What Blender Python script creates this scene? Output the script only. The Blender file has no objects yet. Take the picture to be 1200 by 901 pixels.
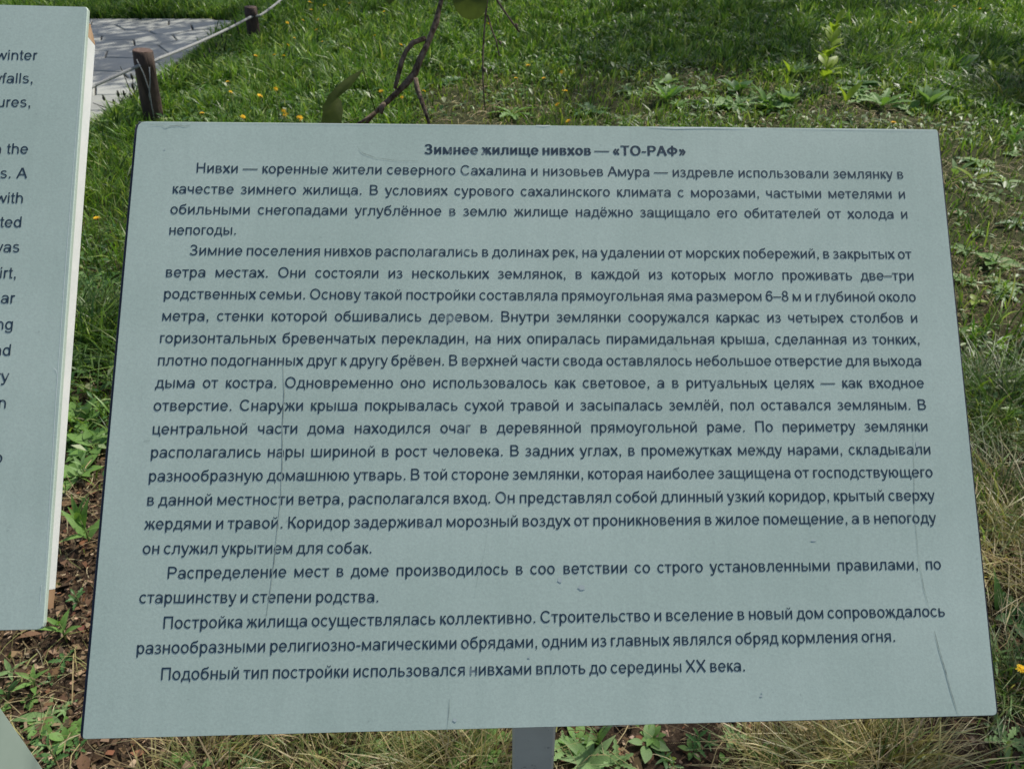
import bpy, math, random
import numpy as np
from mathutils import Vector, Matrix

S = bpy.context.scene
COL = S.collection
rng = np.random.default_rng(7)
random.seed(7)

# ------------------------------------------------------------------ camera
PITCH = math.radians(36.0)
CAMZ = 1.5
FPX = 900.0
cd = bpy.data.cameras.new('camera')
cam = bpy.data.objects.new('camera', cd)
COL.objects.link(cam)
cam.location = (0, 0, CAMZ)
cam.rotation_euler = (math.pi / 2 - PITCH, 0, 0)
cd.sensor_width = 36.0
cd.lens = 36.0 * FPX / 1200.0
cd.clip_start = 0.02
cd.clip_end = 500
cd.dof.use_dof = True
cd.dof.focus_distance = 0.76
cd.dof.aperture_fstop = 20.0
S.camera = cam

# ------------------------------------------------------------------ light
SUN_EL = math.radians(49)
SUN_AZ = math.radians(40)          # to the right of straight ahead
sdir = Vector((math.sin(SUN_AZ) * math.cos(SUN_EL), math.cos(SUN_AZ) * math.cos(SUN_EL), math.sin(SUN_EL)))
w = bpy.data.worlds.new('World')
S.world = w
w.use_nodes = True
wn = w.node_tree
sky = wn.nodes.new('ShaderNodeTexSky')
sky.sky_type = 'NISHITA'
sky.sun_disc = False
sky.sun_elevation = SUN_EL
sky.sun_rotation = SUN_AZ
sky.air_density = 1.0
sky.dust_density = 2.5
sky.ozone_density = 0.6
wn.links.new(sky.outputs[0], wn.nodes['Background'].inputs[0])
wn.nodes['Background'].inputs[1].default_value = 0.12
sl = bpy.data.lights.new('sun', 'SUN')
sl.energy = 4.2
sl.angle = math.radians(0.6)
sl.color = (1.0, 0.95, 0.86)
so = bpy.data.objects.new('sun', sl)
COL.objects.link(so)
so.rotation_euler = sdir.to_track_quat('Z', 'Y').to_euler()
S.view_settings.view_transform = 'Standard'
S.view_settings.look = 'None'
S.view_settings.exposure = 0.02
S.view_settings.gamma = 1.0
S.render.engine = 'CYCLES'
S.cycles.max_bounces = 6
S.cycles.transparent_max_bounces = 4

# ------------------------------------------------------------------ geometry of the view
RT = np.array([1.0, 0, 0])
UP = np.array([0, math.sin(PITCH), math.cos(PITCH)])
BK = np.array([0, -math.cos(PITCH), math.sin(PITCH)])
CP = np.array([0, 0, CAMZ])


def cam2w(v):
    return v[0] * RT + v[1] * UP + v[2] * BK


def ray(px, py):
    return cam2w(((px - 600) / FPX, (450.5 - py) / FPX, -1.0))


def on_z(px, py, z=0.0):
    d = ray(px, py)
    return CP + d * ((z - CAMZ) / d[2])


def on_y(px, py, y):
    d = ray(px, py)
    return CP + d * (y / d[1])


PN = cam2w((0.046, 0.170, 0.984))
PN /= np.linalg.norm(PN)
PC = CP + cam2w((0.037, -0.0219, -0.7544))


def on_board(px, py, off=0.0):
    d = ray(px, py)
    return CP + d * (np.dot(PC - PN * off - CP, PN) / np.dot(d, PN))


# ------------------------------------------------------------------ noise and ground height
_tab = np.random.default_rng(3).random((256, 256))


def vnoise(x, y, s, k=0):
    x = np.asarray(x, float) / s + 37.1 * k + 100
    y = np.asarray(y, float) / s + 11.7 * k + 100
    xi = np.floor(x).astype(int); yi = np.floor(y).astype(int)
    fx = x - xi; fy = y - yi
    fx = fx * fx * (3 - 2 * fx); fy = fy * fy * (3 - 2 * fy)
    a = _tab[xi % 256, yi % 256]; b = _tab[(xi + 1) % 256, yi % 256]
    c = _tab[xi % 256, (yi + 1) % 256]; d = _tab[(xi + 1) % 256, (yi + 1) % 256]
    return (a * (1 - fx) + b * fx) * (1 - fy) + (c * (1 - fx) + d * fx) * fy


PATH_X = -2.52
PATH_Y = 8.02


def path_edge(y):
    return PATH_X - 0.10 * (np.asarray(y, float) < 5.2) * (5.2 - np.asarray(y, float)) * 0.6


def in_path(x, y):
    return (np.asarray(x) < path_edge(y)) & (np.asarray(y) < PATH_Y)


def gh(x, y):
    x = np.asarray(x, float); y = np.asarray(y, float)
    h = 0.05 * (vnoise(x, y, 1.1, 1) - .5) + 0.03 * (vnoise(x, y, .3, 2) - .5) + 0.012 * (vnoise(x, y, .07, 3) - .5)
    e = np.clip((x - path_edge(y)) / 0.25, 0, 1)
    e = np.maximum(e, np.clip((y - PATH_Y) / 0.25, 0, 1))
    return h * e + (e - 1) * 0.0 + np.where(in_path(x, y), -0.045, 0.0)


# ------------------------------------------------------------------ object helpers
def link(o, parent=None):
    COL.objects.link(o)
    if parent is not None:
        o.parent = parent
    return o


def tag(o, label=None, cat=None, group=None, kind=None):
    if label: o['label'] = label
    if cat: o['category'] = cat
    if group: o['group'] = group
    if kind: o['kind'] = kind
    return o


def empty(name, loc, label=None, cat=None, group=None):
    o = bpy.data.objects.new(name, None)
    o.empty_display_size = 0.05
    o.location = [float(v) for v in loc]
    link(o)
    return tag(o, label, cat, group)


def mesh(name, verts, faces, mat=None, parent=None, origin=None, smooth=False):
    """verts in world space; stored relative to origin (or parent location)"""
    v = np.array(verts, float).reshape(-1, 3)
    if origin is not None:
        v = v - np.array(origin)
    me = bpy.data.meshes.new(name)
    me.from_pydata([tuple(p) for p in v], [], [tuple(int(i) for i in f) for f in faces])
    if smooth:
        me.polygons.foreach_set('use_smooth', [True] * len(me.polygons))
    me.update()
    o = bpy.data.objects.new(name, me)
    if mat: me.materials.append(mat)
    link(o, parent)
    return o


def mesh_np(name, verts, facelists, col, mat, smooth=False):
    me = bpy.data.meshes.new(name)
    nv = len(verts)
    me.vertices.add(nv)
    me.vertices.foreach_set('co', np.ascontiguousarray(verts, dtype=np.float32).ravel())
    loops = np.concatenate([f.ravel() for f in facelists]).astype(np.int32)
    starts = []; off = 0
    for f in facelists:
        n, k = f.shape
        starts.append(off + np.arange(n) * k); off += n * k
    starts = np.concatenate(starts).astype(np.int32)
    me.loops.add(len(loops))
    me.loops.foreach_set('vertex_index', loops)
    me.polygons.add(len(starts))
    me.polygons.foreach_set('loop_start', starts)
    if smooth:
        me.polygons.foreach_set('use_smooth', np.ones(len(starts), bool))
    me.update(calc_edges=True)
    if col is not None:
        a = me.attributes.new('Col', 'FLOAT_COLOR', 'POINT')
        c = np.ones((nv, 4), np.float32); c[:, :3] = col
        a.data.foreach_set('color', c.ravel())
    me.materials.append(mat)
    o = bpy.data.objects.new(name, me)
    return link(o)


class MB:
    def __init__(self): self.v = []; self.f = []

    def add(self, vs, fs):
        b = len(self.v)
        self.v += [tuple(float(c) for c in p) for p in vs]
        self.f += [tuple(b + i for i in f) for f in fs]

    def prism(self, poly, d):
        """extrude a 3-D polygon (list of points) by vector d"""
        n = len(poly); d = np.array(d)
        a = [np.array(p) for p in poly]; c = [p + d for p in a]
        self.add(a + c, [tuple(range(n)), tuple(range(2 * n - 1, n - 1, -1))] + [(i, n + i, n + (i + 1) % n, (i + 1) % n) for i in range(n)])

    def tube(self, pts, rad, k=8, cap=True, jit=0.0):
        pts = [np.array(p, float) for p in pts]
        if not hasattr(rad, '__len__'): rad = [rad] * len(pts)
        rings = []; u = None
        for i, p in enumerate(pts):
            t = pts[min(i + 1, len(pts) - 1)] - pts[max(i - 1, 0)]
            t /= np.linalg.norm(t) + 1e-12
            if u is None:
                a = np.array([0, 0, 1.0]) if abs(t[2]) < .9 else np.array([1.0, 0, 0])
                u = np.cross(t, a)
            u = u - t * np.dot(u, t); u /= np.linalg.norm(u); vv = np.cross(t, u)
            rings.append([p + rad[i] * (1 + jit * random.uniform(-1, 1)) * (math.cos(2 * math.pi * j / k) * u + math.sin(2 * math.pi * j / k) * vv) for j in range(k)])
        vs = [q for r in rings for q in r]; fs = []
        for i in range(len(pts) - 1):
            for j in range(k):
                fs.append((i * k + j, i * k + (j + 1) % k, (i + 1) * k + (j + 1) % k, (i + 1) * k + j))
        if cap:
            fs.append(tuple(range(k - 1, -1, -1))); fs.append(tuple((len(pts) - 1) * k + j for j in range(k)))
        self.add(vs, fs)

    def build(self, name, mat, parent=None, smooth=False, rel=True):
        org = None
        if parent is not None and rel:
            p = parent; org = np.zeros(3)
            while p is not None:
                org += np.array(p.location); p = p.parent
        return mesh(name, self.v, self.f, mat, parent, org, smooth)


# ------------------------------------------------------------------ materials
def newmat(name):
    m = bpy.data.materials.new(name); m.use_nodes = True
    nt = m.node_tree
    return m, nt, nt.nodes['Principled BSDF'], nt.nodes['Material Output']


def N(nt, typ, **kw):
    n = nt.nodes.new(typ)
    for k, v in kw.items():
        if hasattr(n, k): setattr(n, k, v)
        else: n.inputs[k].default_value = v
    return n


def noise(nt, scale, detail=4, rough=.55, coord='Object', sc=None):
    tc = N(nt, 'ShaderNodeTexCoord')
    n = N(nt, 'ShaderNodeTexNoise', Scale=scale, Detail=detail, Roughness=rough)
    if sc:
        mp = N(nt, 'ShaderNodeMapping'); mp.inputs['Scale'].default_value = sc
        nt.links.new(tc.outputs[coord], mp.inputs[0]); nt.links.new(mp.outputs[0], n.inputs['Vector'])
    else:
        nt.links.new(tc.outputs[coord], n.inputs['Vector'])
    return n.outputs['Fac']


def ramp(nt, fac, stops):
    r = N(nt, 'ShaderNodeValToRGB')
    e = r.color_ramp.elements
    while len(e) < len(stops): e.new(.5)
    for i, (p, c) in enumerate(stops):
        e[i].position = p; e[i].color = (c[0], c[1], c[2], 1)
    nt.links.new(fac, r.inputs[0])
    return r.outputs[0]


def mixc(nt, fac, a, b, mode='MIX'):
    m = N(nt, 'ShaderNodeMix'); m.data_type = 'RGBA'; m.blend_type = mode
    for s, v in ((0, fac), (6, a), (7, b)):
        if hasattr(v, 'links') or hasattr(v, 'is_linked'): nt.links.new(v, m.inputs[s])
        elif isinstance(v, (int, float)): m.inputs[s].default_value = v
        else: m.inputs[s].default_value = (v[0], v[1], v[2], 1)
    return m.outputs[2]


def bump(nt, h, strength, dist, bsdf):
    b = N(nt, 'ShaderNodeBump', Strength=strength, Distance=dist)
    nt.links.new(h, b.inputs['Height']); nt.links.new(b.outputs[0], bsdf.inputs['Normal'])


def leafmat(name, trans=.35, rough=.55, attr=True, base=(.08, .14, .03), spec=.25):
    m, nt, b, out = newmat(name)
    if attr:
        a = N(nt, 'ShaderNodeAttribute'); a.attribute_name = 'Col'
        c = a.outputs['Color']
    else:
        f = noise(nt, 40, 3)
        c = ramp(nt, f, [(.3, [v * .72 for v in base]), (.7, [v * 1.25 for v in base])])
    nt.links.new(c, b.inputs['Base Color'])
    b.inputs['Roughness'].default_value = rough
    b.inputs['Specular IOR Level'].default_value = spec
    t = N(nt, 'ShaderNodeBsdfTranslucent')
    cc = mixc(nt, 1.0, c, (1.25, 1.35, .55), 'MULTIPLY')
    nt.links.new(cc, t.inputs[0])
    mx = N(nt, 'ShaderNodeMixShader'); mx.inputs[0].default_value = trans
    nt.links.new(b.outputs[0], mx.inputs[1]); nt.links.new(t.outputs[0], mx.inputs[2])
    nt.links.new(mx.outputs[0], out.inputs[0])
    return m


M_grass = leafmat('grass_blades', .35, .42, spec=.4)
M_straw = leafmat('dry_straw', .15, .7, spec=.2)
M_litter = leafmat('leaf_litter', .08, .8, spec=.2)


def simple(name, stops, scale, rough=.6, bs=.0, bd=.002, sc=None, spec=.5, detail=4):
    m, nt, b, out = newmat(name)
    f = noise(nt, scale, detail, sc=sc)
    nt.links.new(ramp(nt, f, stops), b.inputs['Base Color'])
    b.inputs['Roughness'].default_value = rough
    b.inputs['Specular IOR Level'].default_value = spec
    if bs: bump(nt, f, bs, bd, b)
    return m


# soil
M_soil, nt, b, _ = newmat('soil')
f1 = noise(nt, 3.0, 6); f2 = noise(nt, 60, 6, .7)
c1 = ramp(nt, f2, [(.3, (.018, .012, .008)), (.5, (.05, .034, .022)), (.72, (.12, .09, .06))])
c2 = ramp(nt, f2, [(.3, (.020, .028, .010)), (.7, (.07, .075, .03))])
sep = N(nt, 'ShaderNodeSeparateXYZ'); tc = N(nt, 'ShaderNodeTexCoord')
nt.links.new(tc.outputs['Object'], sep.inputs[0])
mr = N(nt, 'ShaderNodeMapRange'); mr.inputs[1].default_value = 1.5; mr.inputs[2].default_value = 3.2
nt.links.new(sep.outputs[1], mr.inputs[0])
nt.links.new(mixc(nt, mr.outputs[0], c1, c2), b.inputs['Base Color'])
b.inputs['Roughness'].default_value = .95; b.inputs['Specular IOR Level'].default_value = .15
bump(nt, f2, .8, .01, b)

# board face: weathered white vinyl film
M_face, nt, b, _ = newmat('sign_face')
f1 = noise(nt, 5, 5, .6); f2 = noise(nt, 420, 3, .7); f3 = noise(nt, 60, 5, .75, sc=(1, 1, 1))
c = ramp(nt, f1, [(.3, (.485, .60, .51)), (.7, (.575, .69, .595))])
c = mixc(nt, 1.0, c, ramp(nt, f2, [(.3, (.91, .91, .91)), (.7, (1.07, 1.07, 1.07))]), 'MULTIPLY')
c = mixc(nt, 1.0, c, ramp(nt, f3, [(.24, (.72, .74, .74)), (.34, (1, 1, 1))]), 'MULTIPLY')
# long faint run-down streaks
f4 = noise(nt, 9, 5, .6, sc=(9, .7, .7))
c = mixc(nt, 1.0, c, ramp(nt, f4, [(.3, (.965, .97, .97)), (.6, (1.01, 1.01, 1.01))]), 'MULTIPLY')
nt.links.new(c, b.inputs['Base Color'])
b.inputs['Roughness'].default_value = .4
b.inputs['Specular IOR Level'].default_value = .4
bump(nt, f2, .12, .0006, b)

# printed ink, worn through here and there
M_ink, nt, b, _ = newmat('sign_ink')
f1 = noise(nt, 45, 5, .7); f2 = noise(nt, 330, 3, .7)
tc = N(nt, 'ShaderNodeTexCoord'); sep = N(nt, 'ShaderNodeSeparateXYZ')
nt.links.new(tc.outputs['Object'], sep.inputs[0])
mm = N(nt, 'ShaderNodeMath'); mm.operation = 'SUBTRACT'; nt.links.new(sep.outputs[0], mm.inputs[0]); mm.inputs[1].default_value = -0.075
ab = N(nt, 'ShaderNodeMath'); ab.operation = 'ABSOLUTE'; nt.links.new(mm.outputs[0], ab.inputs[0])
mr = N(nt, 'ShaderNodeMapRange'); nt.links.new(ab.outputs[0], mr.inputs[0])
mr.inputs[1].default_value = 0.0; mr.inputs[2].default_value = .06; mr.inputs[3].default_value = .10; mr.inputs[4].default_value = 0
ad = N(nt, 'ShaderNodeMath'); ad.operation = 'ADD'; nt.links.new(mr.outputs[0], ad.inputs[0]); nt.links.new(f1, ad.inputs[1])
wear = ramp(nt, ad.outputs[0], [(.64, (0, 0, 0)), (.80, (.9, .9, .9))])
ink = ramp(nt, f2, [(.3, (.018, .040, .063)), (.7, (.038, .070, .10))])
nt.links.new(mixc(nt, wear, ink, (.36, .44, .43)), b.inputs['Base Color'])
b.inputs['Roughness'].default_value = .55; b.inputs['Specular IOR Level'].default_value = .3

M_scratch = simple('scratch_dirt', [(.35, (.17, .21, .19)), (.62, (.44, .53, .47))], 90, .8)
M_chip_glint = simple('edge_chip_glint', [(.3, (.82, .88, .86)), (.7, (.93, .95, .94))], 80, .3)
M_dark = simple('edge_shade_backing', [(.3, (.012, .016, .035)), (.7, (.03, .035, .06))], 60, .6)
M_white = simple('white_panel_edge', [(.3, (.78, .83, .80)), (.6, (.88, .91, .88))], 30, .55, .2, .001)
M_wood = simple('bare_wood', [(.3, (.28, .15, .07)), (.7, (.60, .42, .26))], 90, .8, .5, .001, sc=(1, .2, .2))
# galvanised / painted post
M_post, nt, b, _ = newmat('post_paint')
f1 = noise(nt, 14, 5, .6); f2 = noise(nt, 55, 4, .8)
c = ramp(nt, f1, [(.3, (.60, .60, .49)), (.7, (.70, .71, .59))])
c = mixc(nt, 1.0, c, ramp(nt, f2, [(.27, (.35, .35, .36)), (.37, (1, 1, 1))]), 'MULTIPLY')
nt.links.new(c, b.inputs['Base Color']); b.inputs['Roughness'].default_value = .5
bump(nt, f2, .15, .001, b)
M_post2, nt, b, _ = newmat('post_paint_pale')
f1 = noise(nt, 14, 5, .6)
nt.links.new(ramp(nt, f1, [(.3, (.30, .395, .34)), (.7, (.345, .44, .385))]), b.inputs['Base Color'])
b.inputs['Roughness'].default_value = .5

# log, rope, stone
M_log = simple('log_bark', [(.3, (.022, .014, .011)), (.7, (.085, .055, .04))], 30, .85, .9, .01, sc=(1, 1, .25))
M_logtop = simple('log_top', [(.3, (.06, .035, .025)), (.7, (.17, .11, .08))], 70, .85, .4, .003)
M_rope = simple('rope', [(.3, (.16, .17, .17)), (.7, (.38, .39, .38))], 120, .8, .4, .002)
M_joint = simple('path_joint', [(.3, (.03, .03, .028)), (.7, (.09, .085, .075))], 30, .95)
M_stone, nt, b, _ = newmat('paving_stone')
f1 = noise(nt, 2.2, 5, .6); f2 = noise(nt, 90, 5, .7)
oi = N(nt, 'ShaderNodeObjectInfo')
c = ramp(nt, f1, [(.3, (.31, .32, .29)), (.7, (.46, .47, .43))])
c = mixc(nt, 1.0, c, ramp(nt, oi.outputs['Random'], [(0, (.80, .80, .80)), (1, (1.08, 1.08, 1.07))]), 'MULTIPLY')
c = mixc(nt, 1.0, c, ramp(nt, f2, [(.3, (.8, .8, .8)), (.7, (1.1, 1.1, 1.1))]), 'MULTIPLY')
nt.links.new(c, b.inputs['Base Color']); b.inputs['Roughness'].default_value = .75
bump(nt, f2, .4, .003, b)
M_kerb = simple('path_margin', [(.3, (.22, .19, .16)), (.7, (.38, .33, .28))], 50, .9, .4, .004)
M_bark = simple('twig_bark', [(.36, (.065, .045, .028)), (.66, (.26, .20, .14))], 150, .85, .9, .003, sc=(1, 1, .5), spec=.2)
M_leafT = leafmat('tree_leaf', .45, .5, False, (.09, .12, .03))
M_crown = leafmat('tree_crown', .35, .5, True)
M_petal = leafmat('dandelion_petals', .25, .6, False, (.88, .58, .03), .2)
M_stem = leafmat('flower_stem', .2, .5, False, (.20, .24, .09))
M_seed = simple('dark_seed_head', [(.3, (.02, .022, .015)), (.7, (.06, .06, .04))], 120, .9)
M_lf = [leafmat('leaf_fresh', .3, .55, False, (.16, .30, .075)),
        leafmat('leaf_pale', .3, .55, False, (.21, .34, .13)),
        leafmat('leaf_dark', .25, .42, False, (.075, .17, .05)),
        leafmat('leaf_yellowish', .4, .45, False, (.27, .37, .05)),
        leafmat('leaf_red', .2, .6, False, (.16, .05, .03)),
        leafmat('leaf_dead', .1, .8, False, (.17, .10, .06), .2)]

# ------------------------------------------------------------------ the ground
xs = np.concatenate([[-150, -60, -25, -12, -8], np.arange(-6, -2.4, .12), np.arange(-2.4, 2.4, .03), np.arange(2.4, 6, .12), [8, 12, 25, 60, 150]])
ys = np.concatenate([[-60, -20, -8, -3, -1.5, -.5, 0], np.arange(.2, 3.2, .03), np.arange(3.2, 9, .09), [10, 12, 15, 22, 40, 80, 200]])
X, Y = np.meshgrid(xs, ys)
Z = gh(X, Y)
nx, ny = len(xs), len(ys)
V = np.stack([X.ravel(), Y.ravel(), Z.ravel()], 1)
ii = np.arange(nx - 1)[None, :] + nx * np.arange(ny - 1)[:, None]
ii = ii.ravel()
F = np.stack([ii, ii + 1, ii + nx + 1, ii + nx], 1)
ground = mesh_np('ground', V, [F], None, M_soil, True)
tag(ground, 'brown soil and thatch under the grass and behind the signs', kind='structure')

# path bed
pb = MB()
pb.prism([(-9, -4, -.03), (-9, PATH_Y - .01, -.03), (PATH_X - .0, PATH_Y - .01, -.03), (PATH_X - .0, 5.2, -.03), (float(path_edge(-4)), -4, -.03)], (0, 0, .022))
path = pb.build('path', M_joint)
tag(path, 'grey paved path curving past the rope fence', kind='structure')

# paving stones: irregular six-sided slabs
HS = 0.235
stone_count = 0
jv = {}


def jit(x, y):
    k = (round(x * 20), round(y * 20))
    if k not in jv:
        r = random.Random(k[0] * 7919 + k[1])
        jv[k] = (x + r.uniform(-.055, .055), y + r.uniform(-.05, .05))
    return jv[k]


def clip(poly, a, b, c):
    out = []
    for i in range(len(poly)):
        p, q = poly[i], poly[(i + 1) % len(poly)]
        dp = a * p[0] + b * p[1] - c; dq = a * q[0] + b * q[1] - c
        if dp <= 0: out.append(p)
        if dp * dq < 0:
            t = dp / (dp - dq); out.append((p[0] + t * (q[0] - p[0]), p[1] + t * (q[1] - p[1])))
    return out


for i in range(-1, 18):
    for j in range(0, 22):
        cx = -8.0 + i * HS * 1.5; cy = 2.2 + (j + .5 * (i % 2)) * HS * math.sqrt(3)
        if cx > -2.2 or cy > PATH_Y + .3 or cy < 2 or cx < -6.2: continue
        pl = [jit(cx + HS * math.cos(math.pi / 3 * k), cy + HS * math.sin(math.pi / 3 * k)) for k in range(6)]
        pl = clip(pl, 1, 0, PATH_X - .09 - (0.06 * (5.2 - cy) if cy < 5.2 else 0)); pl = clip(pl, 0, 1, PATH_Y - .03) if len(pl) > 2 else pl
        if len(pl) < 3: continue
        c = np.mean(pl, 0)
        ar = abs(sum(pl[k][0] * pl[(k + 1) % len(pl)][1] - pl[(k + 1) % len(pl)][0] * pl[k][1] for k in range(len(pl)))) / 2
        if ar < .02: continue
        g = random.uniform(.006, .010)
        ins = [c + (np.array(p) - c) * (1 - g / max(.05, np.linalg.norm(np.array(p) - c))) for p in pl]
        zt = random.uniform(-.002, .004)
        m = MB(); n = len(ins)
        bot = [(p[0], p[1], -.01) for p in ins]; mid = [(p[0], p[1], .006 + zt) for p in ins]
        top = [(*(c + (p - c) * .965), .012 + zt + random.uniform(-.0015, .0015)) for p in ins]
        fs = [(k, (k + 1) % n, n + (k + 1) % n, n + k) for k in range(n)] + [(n + k, n + (k + 1) % n, 2 * n + (k + 1) % n, 2 * n + k) for k in range(n)] + [tuple(range(2 * n, 3 * n))]
        m.add(bot + mid + top, fs)
        m.build('paving_stone', M_stone, path)
        stone_count += 1
print('stones', stone_count)

# ------------------------------------------------------------------ lettering
K = 2048.0


def ring(cx, cy, rx, ry, tx, ty, a0=0, a1=360, n=None):
    n = n or max(6, int(abs(a1 - a0) / 22))
    out = []
    for i in range(n):
        a = math.radians(a0 + (a1 - a0) * i / n); b = math.radians(a0 + (a1 - a0) * (i + 1) / n)
        out.append([(cx + rx * math.cos(a), cy + ry * math.sin(a)), (cx + rx * math.cos(b), cy + ry * math.sin(b)),
                    (cx + (rx - tx) * math.cos(b), cy + (ry - ty) * math.sin(b)), (cx + (rx - tx) * math.cos(a), cy + (ry - ty) * math.sin(a))])
    return out


def rc(x0, y0, x1, y1): return [[(x0, y0), (x1, y0), (x1, y1), (x0, y1)]]


def sk(pts, wd=170):
    out = []; h = wd / 2
    offs = []
    for i, p in enumerate(pts):
        d = np.array(pts[min(i + 1, len(pts) - 1)], float) - np.array(pts[max(0, i - 1)], float)
        d /= np.linalg.norm(d); offs.append((-d[1] * h * 1.09, d[0] * h * 1.09))
    for i in range(len(pts) - 1):
        (x0, y0), (x1, y1) = pts[i], pts[i + 1]; a, b_ = offs[i], offs[i + 1]
        out.append([(x0 - a[0], y0 - a[1]), (x1 - b_[0], y1 - b_[1]), (x1 + b_[0], y1 + b_[1]), (x0 + a[0], y0 + a[1])])
    return out


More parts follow.
